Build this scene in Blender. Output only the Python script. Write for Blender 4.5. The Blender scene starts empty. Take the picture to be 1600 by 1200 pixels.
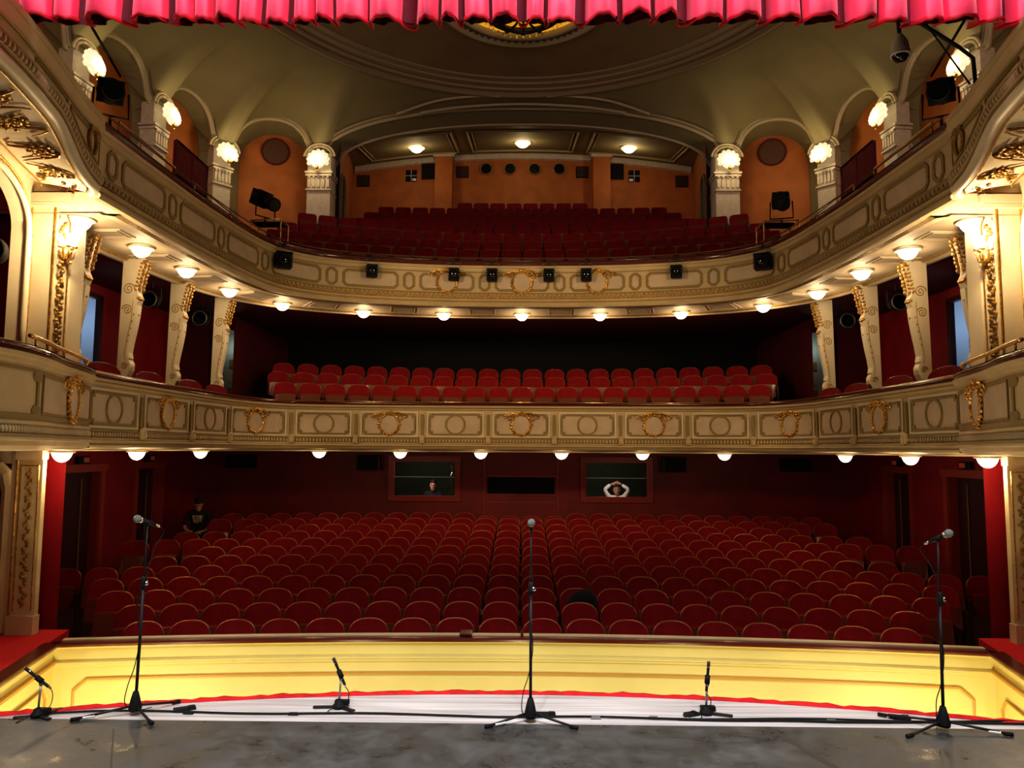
import bpy, math, random
from mathutils import Vector, Matrix, Euler
random.seed(7)
PI = math.pi
scn = bpy.context.scene
COL = scn.collection
ORD = ['zeroth','first','second','third','fourth','fifth','sixth','seventh','eighth','ninth','tenth','eleventh','twelfth',
       'thirteenth','fourteenth','fifteenth','sixteenth','seventeenth','eighteenth','nineteenth','twentieth',
       'twenty-first','twenty-second','twenty-third','twenty-fourth','twenty-fifth','twenty-sixth','twenty-seventh',
       'twenty-eighth','twenty-ninth','thirtieth','thirty-first','thirty-second']

# ------------------------------------------------------------------ materials
def mat(name, col, rough=.6, metal=0., emit=None, es=0., noise=0., nscale=6., bump=0., bscale=40., col2=None, sheen=0., coat=0., spec=.5):
    m = bpy.data.materials.new(name); m.use_nodes = True
    nt = m.node_tree; b = nt.nodes['Principled BSDF']
    b.inputs['Base Color'].default_value = (*col, 1)
    b.inputs['Roughness'].default_value = rough
    b.inputs['Metallic'].default_value = metal
    b.inputs['Specular IOR Level'].default_value = spec
    if sheen: b.inputs['Sheen Weight'].default_value = sheen
    if coat: b.inputs['Coat Weight'].default_value = coat; b.inputs['Coat Roughness'].default_value = .12
    if emit: b.inputs['Emission Color'].default_value = (*emit, 1); b.inputs['Emission Strength'].default_value = es
    if noise or bump:
        tc = nt.nodes.new('ShaderNodeTexCoord')
    if noise:
        n = nt.nodes.new('ShaderNodeTexNoise'); n.inputs['Scale'].default_value = nscale; n.inputs['Detail'].default_value = 5
        nt.links.new(tc.outputs['Object'], n.inputs['Vector'])
        r = nt.nodes.new('ShaderNodeValToRGB')
        c2 = col2 if col2 else tuple(c*(1-noise) for c in col)
        r.color_ramp.elements[0].position = .35; r.color_ramp.elements[1].position = .65
        r.color_ramp.elements[0].color = (*c2, 1); r.color_ramp.elements[1].color = (*col, 1)
        nt.links.new(n.outputs['Fac'], r.inputs['Fac']); nt.links.new(r.outputs['Color'], b.inputs['Base Color'])
    if bump:
        n2 = nt.nodes.new('ShaderNodeTexNoise'); n2.inputs['Scale'].default_value = bscale; n2.inputs['Detail'].default_value = 3
        nt.links.new(tc.outputs['Object'], n2.inputs['Vector'])
        bp = nt.nodes.new('ShaderNodeBump'); bp.inputs['Strength'].default_value = bump; bp.inputs['Distance'].default_value = .02
        nt.links.new(n2.outputs['Fac'], bp.inputs['Height']); nt.links.new(bp.outputs['Normal'], b.inputs['Normal'])
    return m
M = {}
M['cream']   = mat('cream_plaster', (.66,.52,.31), .55, noise=.14, nscale=3, bump=.12, bscale=25)
M['creamlt'] = mat('pale_cream_plaster', (.80,.70,.52), .5, noise=.08, nscale=4)
M['soffit']  = mat('soffit_plaster', (.50,.40,.28), .6, noise=.12, nscale=4)
M['ventdk']  = mat('dark_brown_grille', (.10,.045,.018), .6)
M['darkbrass']= mat('tarnished_brass', (.22,.12,.05), .3, .8)
M['panel']   = mat('beige_panel', (.66,.53,.39), .6, noise=.15, nscale=4, bump=.1, bscale=15)
M['olive']   = mat('olive_moulding', (.33,.235,.085), .5, noise=.2, nscale=20)
M['gold']    = mat('gilding', (.86,.52,.14), .3, .85, noise=.45, nscale=22, bump=.4, bscale=60)
M['gold2']   = mat('warm_gilding', (.62,.36,.10), .4, .6, noise=.4, nscale=25, bump=.4, bscale=60)
M['golddk']  = mat('old_gilding', (.50,.30,.08), .45, .5, noise=.4, nscale=30, bump=.4, bscale=60)
M['vault']   = mat('olive_vault_plaster', (.27,.235,.115), .75, noise=.12, nscale=1.2, bump=.06, bscale=8)
M['vaulttrim'] = mat('vault_moulding_plaster', (.50,.43,.27), .6)
M['vaultdk'] = mat('dark_vault_line', (.14,.10,.05), .7)
M['orange']  = mat('orange_wall_paint', (.46,.15,.025), .65, noise=.2, nscale=2.5, bump=.06, bscale=6)
M['stone']   = mat('pale_stone', (.62,.55,.42), .6, noise=.15, nscale=9, bump=.3, bscale=30)
M['redwall'] = mat('dark_red_wall_cloth', (.30,.004,.011), .55, noise=.25, nscale=2, bump=.1, bscale=90)
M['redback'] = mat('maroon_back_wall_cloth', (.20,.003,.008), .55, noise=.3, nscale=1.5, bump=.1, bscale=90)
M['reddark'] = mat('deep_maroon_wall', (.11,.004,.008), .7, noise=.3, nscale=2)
M['black']   = mat('black_void_paint', (.006,.005,.005), .9)
M['velvet']  = mat('red_velvet', (.24,.006,.010), .7, sheen=.04, noise=.22, nscale=7, spec=.12)
M['velvet2'] = mat('bright_red_velvet', (.27,.005,.010), .65, sheen=.04, noise=.2, nscale=7, spec=.15)
M['velvet3'] = mat('wine_velvet', (.17,.005,.010), .7, sheen=.04, noise=.25, nscale=7, spec=.12)
M['rim']     = mat('bronze_seat_rim', (.42,.17,.06), .28, .6)
M['seatwood']= mat('dark_seat_wood', (.13,.025,.012), .3, coat=.3)
M['seatwood2']= mat('orange_brown_seat_wood', (.15,.034,.008), .35, coat=.2)
M['armwood'] = mat('dark_arm_wood', (.05,.018,.012), .3, coat=.3)
M['railwood']= mat('polished_mahogany', (.10,.014,.008), .15, coat=.8)
M['brass']   = mat('brass_strip', (.85,.58,.26), .25, .8)
M['yellow']  = mat('yellow_cream_paint', (.90,.76,.27), .5, noise=.06, nscale=2)
M['yellowln']= mat('ochre_moulding_paint', (.62,.33,.06), .5)
M['ledgewood']= mat('red_brown_ledge', (.11,.016,.008), .3, coat=.4)
M['carpet']  = mat('red_carpet', (.62,.006,.010), .95, noise=.25, nscale=30, bump=.3, bscale=200)
M['floorwood']= mat('dark_floor', (.05,.012,.010), .7, noise=.3, nscale=3)
M['redtrim'] = mat('red_edge_cloth', (.80,.008,.016), .8, noise=.35, nscale=9)
M['blackm']  = mat('black_metal', (.018,.018,.02), .5, .1, spec=.3)
M['blackp']  = mat('black_plastic', (.012,.012,.014), .7, spec=.2)
M['greym']   = mat('grey_metal', (.32,.33,.34), .35, .7)
M['chrome']  = mat('bright_chrome', (.85,.85,.85), .12, 1.)
M['lens']    = mat('spotlight_lens', (.008,.010,.012), .05, coat=1.)
M['whitelabel']= mat('white_label', (.9,.9,.9), .5)
M['grille']  = mat('microphone_grille', (.22,.25,.25), .4, .4, bump=.6, bscale=300)
M['bowl']    = mat('glowing_opal_glass', (1,.9,.7), .4, emit=(1,.80,.50), es=6)
M['shell']   = mat('glowing_shell_glass', (1,.9,.7), .4, emit=(1,.82,.50), es=.75)
M['bulb']    = mat('hot_bulb_glass', (1,.95,.85), .4, emit=(1,.88,.62), es=30)
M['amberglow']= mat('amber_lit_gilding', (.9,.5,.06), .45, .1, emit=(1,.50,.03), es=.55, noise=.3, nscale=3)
M['lampdk']  = mat('unlit_wall_lamp_glass', (.55,.52,.42), .3)
M['skin']    = mat('skin', (.62,.30,.20), .5)
M['hair']    = mat('dark_hair', (.012,.009,.007), .7)
M['cloth_black']= mat('black_cotton', (.012,.012,.016), .85)
M['cloth_white']= mat('white_cotton', (.75,.72,.68), .8)
M['cloth_grey']= mat('dark_denim', (.03,.035,.05), .8)
M['bag']     = mat('black_fabric', (.006,.006,.006), .95, bump=.4, bscale=20)
M['green']   = mat('dim_green_wall', (.030,.040,.012), .7, noise=.2, nscale=2)
M['exit']    = mat('exit_sign_lens', (.30,.06,.03), .4, emit=(1,.15,.05), es=.05)
M['blueroom']= mat('pale_blue_wall', (.45,.60,.78), .7)
M['greenroom']= mat('pale_green_wall', (.62,.72,.45), .7)
M['paleroom']= mat('pale_grey_wall', (.50,.54,.50), .7)
M['doordk']  = mat('dark_maroon_door', (.045,.006,.006), .4, coat=.2)
M['doorfr']  = mat('maroon_door_frame', (.30,.035,.020), .4)
M['printw']  = mat('shirt_print', (.55,.45,.32), .8)
M['teal']    = mat('teal_door_paint', (.02,.09,.08), .5)

def glassmat():
    m = bpy.data.materials.new('clear_window_glass'); m.use_nodes = True
    nt = m.node_tree; nt.nodes.clear()
    o = nt.nodes.new('ShaderNodeOutputMaterial'); mx = nt.nodes.new('ShaderNodeMixShader')
    t = nt.nodes.new('ShaderNodeBsdfTransparent'); g = nt.nodes.new('ShaderNodeBsdfGlossy')
    g.inputs['Roughness'].default_value = .02; mx.inputs[0].default_value = .06
    nt.links.new(t.outputs[0], mx.inputs[1]); nt.links.new(g.outputs[0], mx.inputs[2]); nt.links.new(mx.outputs[0], o.inputs[0])
    return m
M['glass'] = glassmat()

def stagemat():
    m = bpy.data.materials.new('worn_grey_stage_floor'); m.use_nodes = True
    nt = m.node_tree; b = nt.nodes['Principled BSDF']; N = nt.nodes.new; L = nt.links.new
    tc = N('ShaderNodeTexCoord')
    n = N('ShaderNodeTexNoise'); n.inputs['Scale'].default_value = 3.5; n.inputs['Detail'].default_value = 12; n.inputs['Roughness'].default_value = .75
    L(tc.outputs['Object'], n.inputs['Vector'])
    r = N('ShaderNodeValToRGB'); r.color_ramp.elements[0].position = .36; r.color_ramp.elements[1].position = .66
    r.color_ramp.elements[0].color = (.022,.025,.027,1); r.color_ramp.elements[1].color = (.105,.107,.105,1)
    L(n.outputs['Fac'], r.inputs['Fac'])
    mp = N('ShaderNodeMapping'); mp.inputs['Scale'].default_value = (3, 40, 1); mp.inputs['Rotation'].default_value = (0,0,.5)
    L(tc.outputs['Object'], mp.inputs['Vector'])
    n2 = N('ShaderNodeTexNoise'); n2.inputs['Scale'].default_value = 1.6; n2.inputs['Detail'].default_value = 6
    L(mp.outputs['Vector'], n2.inputs['Vector'])
    r2 = N('ShaderNodeValToRGB'); r2.color_ramp.elements[0].position = .64; r2.color_ramp.elements[1].position = .76
    r2.color_ramp.elements[0].color = (0,0,0,1); r2.color_ramp.elements[1].color = (1,1,1,1)
    L(n2.outputs['Fac'], r2.inputs['Fac'])
    n3 = N('ShaderNodeTexVoronoi'); n3.inputs['Scale'].default_value = 9; L(tc.outputs['Object'], n3.inputs['Vector'])
    r3 = N('ShaderNodeValToRGB'); r3.color_ramp.elements[0].position = .04; r3.color_ramp.elements[1].position = .07
    r3.color_ramp.elements[0].color = (.35,.35,.35,1); r3.color_ramp.elements[1].color = (0,0,0,1)
    L(n3.outputs['Distance'], r3.inputs['Fac'])
    mx = N('ShaderNodeMixRGB'); mx.inputs[2].default_value = (.30,.28,.25,1); L(r.outputs['Color'], mx.inputs[1])
    mm = N('ShaderNodeMath'); mm.operation = 'MULTIPLY'; mm.inputs[1].default_value = .3; L(r2.outputs['Color'], mm.inputs[0])
    L(mm.outputs[0], mx.inputs[0])
    mx2 = N('ShaderNodeMixRGB'); mx2.inputs[2].default_value = (.45,.44,.42,1); L(mx.outputs['Color'], mx2.inputs[1]); L(r3.outputs['Color'], mx2.inputs[0])
    L(mx2.outputs['Color'], b.inputs['Base Color'])
    mr = N('ShaderNodeMapRange'); mr.inputs[1].default_value = .38; mr.inputs[2].default_value = .62; mr.inputs[3].default_value = .25; mr.inputs[4].default_value = .60
    L(n.outputs['Fac'], mr.inputs[0]); L(mr.outputs[0], b.inputs['Roughness'])
    return m
M['stage'] = stagemat()
def boardmat():
    m = bpy.data.materials.new('whitewashed_boards'); m.use_nodes = True
    nt = m.node_tree; b = nt.nodes['Principled BSDF']; N = nt.nodes.new; L = nt.links.new
    tc = N('ShaderNodeTexCoord'); mp = N('ShaderNodeMapping'); mp.inputs['Scale'].default_value = (.5,14,1); mp.inputs['Rotation'].default_value = (0,0,1.15)
    L(tc.outputs['Object'], mp.inputs['Vector'])
    n = N('ShaderNodeTexNoise'); n.inputs['Scale'].default_value = 1.5; n.inputs['Detail'].default_value = 8
    L(mp.outputs['Vector'], n.inputs['Vector'])
    r = N('ShaderNodeValToRGB'); r.color_ramp.elements[0].position = .3; r.color_ramp.elements[1].position = .6
    r.color_ramp.elements[0].color = (.40,.37,.385,1); r.color_ramp.elements[1].color = (.74,.70,.71,1)
    L(n.outputs['Fac'], r.inputs['Fac']); L(r.outputs['Color'], b.inputs['Base Color']); b.inputs['Roughness'].default_value = .5
    return m
M['boards'] = boardmat()
def curtainmat():
    m = mat('crimson_satin', (.92,.022,.115), .42, sheen=.5, bump=.15, bscale=14)
    return m
M['curtain'] = curtainmat()
M['hem'] = mat('crimson_hem', (.78,.008,.035), .55)

# ------------------------------------------------------------------ mesh builder
class MB:
    def __init__(s): s.v = []; s.f = []; s.T = None
    def add(s, vs, fs):
        n = len(s.v)
        if s.T is not None: vs = [tuple(s.T @ Vector(v)) for v in vs]
        s.v += [tuple(v) for v in vs]; s.f += [tuple(i+n for i in f) for f in fs]; return s
    def box(s, c, d, rz=0, rot=None):
        R = rot if rot is not None else Matrix.Rotation(rz, 3, 'Z')
        vs = []
        for sz in (-.5,.5):
            for sx, sy in ((-.5,-.5),(.5,-.5),(.5,.5),(-.5,.5)):
                vs.append(Vector(c) + R @ Vector((sx*d[0], sy*d[1], sz*d[2])))
        return s.add(vs, [(3,2,1,0),(4,5,6,7),(0,1,5,4),(1,2,6,5),(2,3,7,6),(3,0,4,7)])
    def prism(s, poly, z0, z1):
        n = len(poly)
        vs = [(p[0],p[1],z0) for p in poly] + [(p[0],p[1],z1) for p in poly]
        return s.add(vs, [tuple(range(n-1,-1,-1)), tuple(range(n,2*n))] + [(i,(i+1)%n,n+(i+1)%n,n+i) for i in range(n)])
    def extr(s, poly3, vec):
        n = len(poly3); V = Vector(vec)
        vs = [Vector(p) for p in poly3] + [Vector(p)+V for p in poly3]
        return s.add(vs, [tuple(range(n-1,-1,-1)), tuple(range(n,2*n))] + [(i,(i+1)%n,n+(i+1)%n,n+i) for i in range(n)])
    def quad(s, *p): return s.add(p, [tuple(range(len(p)))])
    def grid(s, rows, closed=False):
        n = len(rows[0]); vs = [p for r in rows for p in r]; fs = []
        for i in range(len(rows)-1):
            for j in range(n-1 if not closed else n):
                k = (j+1) % n
                fs.append((i*n+j, i*n+k, (i+1)*n+k, (i+1)*n+j))
        return s.add(vs, fs)
    def lathe(s, prof, c=(0,0,0), seg=16, axis=(0,0,1), sc=(1,1)):
        q = Vector((0,0,1)).rotation_difference(Vector(axis).normalized()); rows = []
        for r, z in prof:
            rows.append([Vector(c) + q @ Vector((r*math.cos(2*PI*k/seg)*sc[0], r*math.sin(2*PI*k/seg)*sc[1], z)) for k in range(seg)])
        return s.grid(rows, True)
    def tube(s, pts, r, seg=6, close=False):
        pts = [Vector(p) for p in pts]; rows = []; n = len(pts); up = None
        for i, p in enumerate(pts):
            a = pts[i-1] if (i > 0 or close) else p
            b = pts[(i+1) % n] if (i < n-1 or close) else p
            t = (b-a).normalized() if (b-a).length > 1e-9 else Vector((0,0,1))
            if up is None:
                up = Vector((0,0,1)) if abs(t.z) < .9 else Vector((1,0,0))
            u = t.cross(up).normalized() if t.cross(up).length > 1e-6 else t.orthogonal().normalized()
            w = u.cross(t).normalized(); up = w
            rr = r[i] if isinstance(r, (list,tuple)) else r
            rows.append([p + rr*(math.cos(2*PI*k/seg)*u + math.sin(2*PI*k/seg)*w) for k in range(seg)])
        if close: rows.append(rows[0])
        s.grid(rows, True)
        if not close:
            m = len(s.v) - seg*n
            s.f.append(tuple(range(m+seg-1, m-1, -1))); s.f.append(tuple(range(m+seg*(n-1), m+seg*n)))
        return s
    def blob(s, c, r, rot=None, seg=6, ring=4):
        rx, ry, rz = r if isinstance(r, (tuple,list)) else (r,r,r); rows = []
        for i in range(1, ring):
            a = PI*i/ring
            rows.append([(rx*math.sin(a)*math.cos(2*PI*k/seg), ry*math.sin(a)*math.sin(2*PI*k/seg), -rz*math.cos(a)) for k in range(seg)])
        R = rot if rot is not None else Matrix.Identity(3); C = Vector(c)
        vs = [C + R @ Vector((0,0,-rz))] + [C + R @ Vector(p) for row in rows for p in row] + [C + R @ Vector((0,0,rz))]
        fs = [(0, 1+(k+1)%seg, 1+k) for k in range(seg)]
        for i in range(ring-2):
            for k in range(seg):
                a = 1+i*seg+k; b = 1+i*seg+(k+1)%seg
                fs.append((a, b, b+seg, a+seg))
        l = 1+(ring-2)*seg; e = len(vs)-1
        fs += [(l+k, l+(k+1)%seg, e) for k in range(seg)]
        return s.add(vs, fs)
    def build(s, name, m, parent=None, smooth=False, **tags):
        me = bpy.data.meshes.new(name); me.from_pydata(s.v, [], s.f); me.update()
        me.materials.append(M[m] if isinstance(m, str) else m)
        if smooth:
            for p in me.polygons: p.use_smooth = True
        o = bpy.data.objects.new(name, me); COL.objects.link(o)
        if parent is not None:
            o.parent = parent
        tag(o, **tags)
        return o
def tag(o, label=None, cat=None, group=None, kind=None):
    if label: o['label'] = label
    if cat: o['category'] = cat
    if group: o['group'] = group
    if kind: o['kind'] = kind
    return o
def empty(name, loc=(0,0,0), rz=0, **tags):
    o = bpy.data.objects.new(name, None); COL.objects.link(o); o.location = loc; o.rotation_euler = (0,0,rz)
    o.empty_display_size = .1
    return tag(o, **tags)
def dup(root, loc, rz=0, label=None, group=None, scale=None):
    r = root.copy(); COL.objects.link(r); r.location = loc; r.rotation_euler = (0,0,rz)
    if label: r['label'] = label
    if group: r['group'] = group
    if scale: r.scale = scale
    for ch in list(root.children):
        c = ch.copy(); COL.objects.link(c); c.parent = r
        for g in ch.children:
            d = g.copy(); COL.objects.link(d); d.parent = c
    return r
def catmull(P, n=10):
    out = []
    for i in range(len(P)-1):
        p0 = P[max(i-1,0)]; p1 = P[i]; p2 = P[i+1]; p3 = P[min(i+2,len(P)-1)]
        for k in range(n):
            t = k/n
            out.append(tuple(.5*((2*p1[j])+(-p0[j]+p2[j])*t+(2*p0[j]-5*p1[j]+4*p2[j]-p3[j])*t*t+(-p0[j]+3*p1[j]-3*p2[j]+p3[j])*t**3) for j in range(len(p1))))
    out.append(tuple(P[-1])); return out

class Path:
    """plan curve; the normal points to the open middle of the hall (towards the stage / axis)"""
    def __init__(s, pts, flip=False):
        s.p = [Vector((p[0],p[1])) for p in pts]; s.cum = [0]
        for a, b in zip(s.p, s.p[1:]): s.cum.append(s.cum[-1]+(b-a).length)
        s.len = s.cum[-1]; s.flip = flip; s.n = []
        for i in range(len(s.p)):
            a = s.p[max(i-1,0)]; b = s.p[min(i+1,len(s.p)-1)]; t = (b-a).normalized()
            n = Vector((t.y,-t.x)); s.n.append(-n if flip else n)
    def at(s, q, o=0, z=0):
        q = max(0, min(s.len, q)); i = 0
        lo, hi = 0, len(s.cum)-1
        while hi-lo > 1:
            m = (lo+hi)//2
            if s.cum[m] <= q: lo = m
            else: hi = m
        i = lo; d = s.cum[i+1]-s.cum[i]; t = (q-s.cum[i])/d if d > 0 else 0
        p = s.p[i].lerp(s.p[i+1], t); n = s.n[i].lerp(s.n[i+1], t).normalized()
        return Vector((p.x+n.x*o, p.y+n.y*o, z))
    def normal(s, q):
        a = s.at(q-.02); b = s.at(q+.02); t = (b-a).normalized(); n = Vector((t.y,-t.x,0)); return -n if s.flip else n
    def frame(s, q, o, z):
        n = s.normal(q); x = Vector((-n.y, n.x, 0)); m = Matrix((( x.x, n.x, 0), (x.y, n.y, 0), (0,0,1)))
        return s.at(q, o, z), m    # local x along path, y = outward normal, z up
    def sweep(s, mb, prof, s0=0, s1=None, zf=None, step=None, closed=False):
        s1 = s.len if s1 is None else s1
        if step: 
            k = max(1, int((s1-s0)/step)); qs = [s0+(s1-s0)*i/k for i in range(k+1)]
        else:
            qs = [s0] + [c for c in s.cum if s0+.01 < c < s1-.01] + [s1]
        rows = []
        for q in qs:
            dz = zf(q) if zf else 0
            rows.append([s.at(q, o, z+dz) for o, z in prof])
        if closed: rows = [r+[r[0]] for r in rows]
        mb.grid(rows)
        return mb
def offset_loop(loop, w):
    n = len(loop); out = []
    A = sum(loop[i][0]*loop[(i+1)%n][1]-loop[(i+1)%n][0]*loop[i][1] for i in range(n))
    sg = 1 if A > 0 else -1
    for i in range(n):
        a = Vector(loop[i-1]); b = Vector(loop[i]); c = Vector(loop[(i+1)%n])
        d1 = (b-a).normalized(); d2 = (c-b).normalized()
        n1 = Vector((-d1.y,d1.x))*sg; n2 = Vector((-d2.y,d2.x))*sg
        m = (n1+n2); m = m.normalized()/max(.4, math.sqrt(max(.05,(1+n1.dot(n2))/2)))
        out.append((b.x+m.x*w, b.y+m.y*w))
    return out
def loop_rect(a, b, z0, z1, c=.0, style='rect'):
    if style == 'cham': return [(a+c,z0),(b-c,z0),(b,z0+c),(b,z1-c),(b-c,z1),(a+c,z1),(a,z1-c),(a,z0+c)]
    if style == 'notch': return [(a+c,z0),(b-c,z0),(b-c,z0+c),(b,z0+c),(b,z1-c),(b-c,z1-c),(b-c,z1),(a+c,z1),(a+c,z1-c),(a,z1-c),(a,z0+c),(a+c,z0+c)]
    return [(a,z0),(b,z0),(b,z1),(a,z1)]
def loop_circle(cx, cz, rx, rz, n=24): return [(cx+rx*math.cos(2*PI*k/n), cz+rz*math.sin(2*PI*k/n)) for k in range(n)]
def densify(loop, d=.18):
    out = []
    for i in range(len(loop)):
        a = loop[i]; b = loop[(i+1)%len(loop)]; L = math.dist(a,b); k = max(1,int(L/d))
        for j in range(k): out.append((a[0]+(b[0]-a[0])*j/k, a[1]+(b[1]-a[1])*j/k))
    return out
def ribbon(mb, path, loop, w, o, zf=None, h=.012):
    """raised flat moulding that follows a closed loop drawn on the path's face"""
    L = densify(loop); I = offset_loop(L, w)
    rows = []
    for (a, b) in zip(L, I):
        def P(q, off): return path.at(q[0], off, q[1]+(zf(q[0]) if zf else 0))
        rows.append([P(a,o), P(a,o+h), P(b,o+h), P(b,o)])
    rows.append(rows[0]); mb.grid(rows)
def face(mb, path, a, b, z0, z1, o, step=.15, zf=None):
    k = max(1, int((b-a)/step)); rows = []
    for i in range(k+1):
        q = a+(b-a)*i/k; dz = zf(q) if zf else 0
        rows.append([path.at(q,o,z0+dz), path.at(q,o,z1+dz)])
    mb.grid(rows)
def disc(mb, path, cx, cz, rx, rz, o, n=24, zf=None):
    dz = zf(cx) if zf else 0
    vs = [path.at(cx,o,cz+dz)] + [path.at(p[0],o,p[1]+dz) for p in loop_circle(cx,cz,rx,rz,n)]
    mb.add(vs, [(0,1+i,1+(i+1)%n) for i in range(n)])
def arcpts(R, yc, xh, n=24, ymid=None):
    return [(R*math.sin(a), yc-R+R*math.cos(a)) for a in [math.asin(xh/R)*(2*k/n-1) for k in range(n+1)]]

# ------------------------------------------------------------------ camera
cam = bpy.data.cameras.new('camera'); camo = bpy.data.objects.new('camera', cam); COL.objects.link(camo)
cam.sensor_width = 36; cam.lens = 1170/1600*36; cam.clip_start = .05; cam.clip_end = 200
yw, pt, rl = math.radians(.73), math.radians(5.0), math.radians(.35)
camo.matrix_world = Matrix.Translation((0,0,2.04)) @ Matrix.Rotation(yw,4,'Z') @ Matrix.Rotation(PI/2+pt,4,'X') @ Matrix.Rotation(rl,4,'Z')
scn.camera = camo

# ------------------------------------------------------------------ stage
mb = MB(); mb.prism([(-6.5,-3),(6.5,-3),(6.5,5.79),(-6.5,5.79)], -.25, 0)
mb.build('stage_floor', 'stage', kind='structure')
Rst = 12.6
def stage_edge(x): return 6.5-Rst+math.sqrt(Rst*Rst-x*x)
xs = [-4.62+9.24*i/40 for i in range(41)]
mb = MB(); mb.prism([(-4.62,5.795)]+[(4.62,5.795)]+[(x,stage_edge(x)-.03) for x in reversed(xs)], -.25, -.004)
mb.build('stage_apron', 'boards', kind='structure')
mb = MB(); rows = []
for i in range(161):
    x = -4.62+9.24*i/160; y = stage_edge(x); w = .004*math.sin(x*9)+.004*math.sin(x*23+1)+.004*math.sin(x*41)
    b_ = .004*math.sin(x*13+2)+.004*math.sin(x*31)+.003*math.sin(x*67)
    rows.append([(x,y-.030+w*.6,-.003),(x,y-.028+w*.6,.008+b_*.3),(x,y+.005,.014+b_*.7),(x,y+.03+w,.012+b_),(x,y+.035+w,-.25)])
mb.grid(rows); mb.build('edge_cloth', 'redtrim', smooth=True, label='crimson cloth strip running along the curved front edge of the stage', cat='cloth')
mb = MB(); mb.prism([(x,stage_edge(x)+.02) for x in xs]+[(xs[-1],stage_edge(xs[-1])-.3)]+[(xs[0],stage_edge(xs[0])-.3)], -2.2, -.26)
mb.build('trim_1', 'black', kind='structure')
# taped seams on the grey floor
mb = MB()
for x0, y0, x1, y1, w in [(1.83,5.78,2.55,3.4,.05),(-2.95,5.6,-1.75,3.3,.012),(-3.4,4.9,3.4,4.86,.010),(-4,4.0,4,3.95,.010)]:
    d = Vector((x1-x0,y1-y0,0)); n = Vector((-d.y,d.x,0)).normalized()*w/2; a = Vector((x0,y0,.0015)); b = Vector((x1,y1,.0015))
    mb.quad(a-n,b-n,b+n,a+n)
mb.build('trim_2', mat('dark_floor_seam',(.05,.045,.04),.6), kind='structure')

# ------------------------------------------------------------------ orchestra pit, parapet, ledges
PR = 31.0
def par_y(x): return 8.74-PR+math.sqrt(PR*PR-x*x)
half = [(x, par_y(x)) for x in [5.08*(i/16) for i in range(17)]]
pp = [(-x,y) for x,y in reversed(half)] + half[1:]
parc = Path(pp)           # from left to right, normal towards the stage (-y)
root = empty('orchestra_rail_wall', (0,8.7,0), kind='structure'); root.location = (0,0,0)
mb = MB(); parc.sweep(mb, [(0,-2.4),(0,-.16),(.02,-.14),(.035,-.11)])
for sgn in (-1,1):
    sp = Path([(5.08*sgn, par_y(5.08)),(4.77*sgn,7.02),(4.42*sgn,5.6)], flip=(sgn<0))
    sp.sweep(mb, [(0,-2.4),(0,-.16),(.02,-.14),(.035,-.11)])
mb.build('wall_face', 'yellow', root)
mb = MB(); ln = MB(); wd = MB(); cr = MB()
parc.sweep(mb, [(0,-.36),(.018,-.35),(.018,-.33),(.03,-.32),(.03,-.30),(.0,-.285)])
parc.sweep(ln, [(0,-.555),(.014,-.55),(.016,-.535),(0,-.53)]) if False else None
parc.sweep(ln, [(0,-.50),(.02,-.495),(.022,-.475),(0,-.47)], s0=.35, s1=parc.len-.35)
for e in (0,1):
    q0 = .22 if e == 0 else parc.len-.22; dq = .13 if e == 0 else -.13
    for (a,za),(b,zb) in (((q0+dq,-.485),(q0,-.60)),((q0,-.60),(q0,-1.9))):
        A = parc.at(a,.012,za); B = parc.at(b,.012,zb); ln.tube([A,B], .014, 5)
parc.sweep(wd, [(-.10,-.085),(.055,-.085),(.06,-.105),(.055,-.13),(0,-.14)])
parc.sweep(cr, [(-.12,-.070),(-.05,-.070),(-.045,-.074),(-.045,-.085)], s0=.06, s1=parc.len-.06)
for sgn in (-1,1):
    sp = Path([(5.08*sgn, par_y(5.08)),(4.77*sgn,7.02),(4.42*sgn,5.6)], flip=(sgn<0))
    sp.sweep(wd, [(-.10,-.085),(.055,-.085),(.06,-.105),(.055,-.13),(0,-.14)])
    sp.sweep(mb, [(0,-.36),(.018,-.35),(.018,-.33),(.03,-.32),(.03,-.30),(.0,-.285)])
    sp.sweep(ln, [(0,-.32),(.035,-.31),(.035,-.28),(0,-.27)], s0=.02)
    lp = [(.22,-1.9),(.22,-.62),(.34,-.50),(2.3,-.50)]
    ln.tube([sp.at(q,.014,z) for q,z in lp], .013, 5)
    wd.sweepdone = True
mb.build('cornice', 'yellow', root); ln.build('panel_moulding', 'yellowln', root); wd.build('wood_rail', 'ledgewood', root)
cr.build('top_strip', 'cream', root)
mb = MB(); mb.box((-.62, par_y(-.62)+.08, -.06), (.14,.20,.02)); mb.box((.02, par_y(.0)+.02, -.05), (.03,.06,.08)); mb.build('hinge_block','ledgewood',root)
for sgn, nm in ((-1,'left'),(1,'right')):
    mb = MB(); poly = [(7.3*sgn,5.2),(4.46*sgn,5.2),(4.50*sgn,5.6),(4.84*sgn,7.02),(5.16*sgn,par_y(5.08)),(5.30*sgn,8.95),(7.3*sgn,8.95)]
    mb.prism(poly if sgn < 0 else poly[::-1], -.45, -.10)
    mb.build('side_landing', 'carpet', kind='structure')
mb = MB(); mb.prism([(-5,5.9),(5,5.9),(5,8.9),(-5,8.9)], -2.4, -2.3); mb.build('floor.001', 'floorwood', kind='structure')

# ------------------------------------------------------------------ stalls floor
RS = 30.0
def sag(x, R=RS): return R-math.sqrt(R*R-x*x)
def rowz(D): return -.95+.0803*(D-9.2)       # floor height of a stalls row
mb = MB(); rows = []
for j in range(27):
    y = 8.6+j*.36; rows.append([(x, y, rowz(max(8.9, y+sag(x)))) for x in [-7.9+15.8*i/24 for i in range(25)]])
mb.grid(rows); mb.build('floor', 'floorwood', kind='structure')

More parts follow.
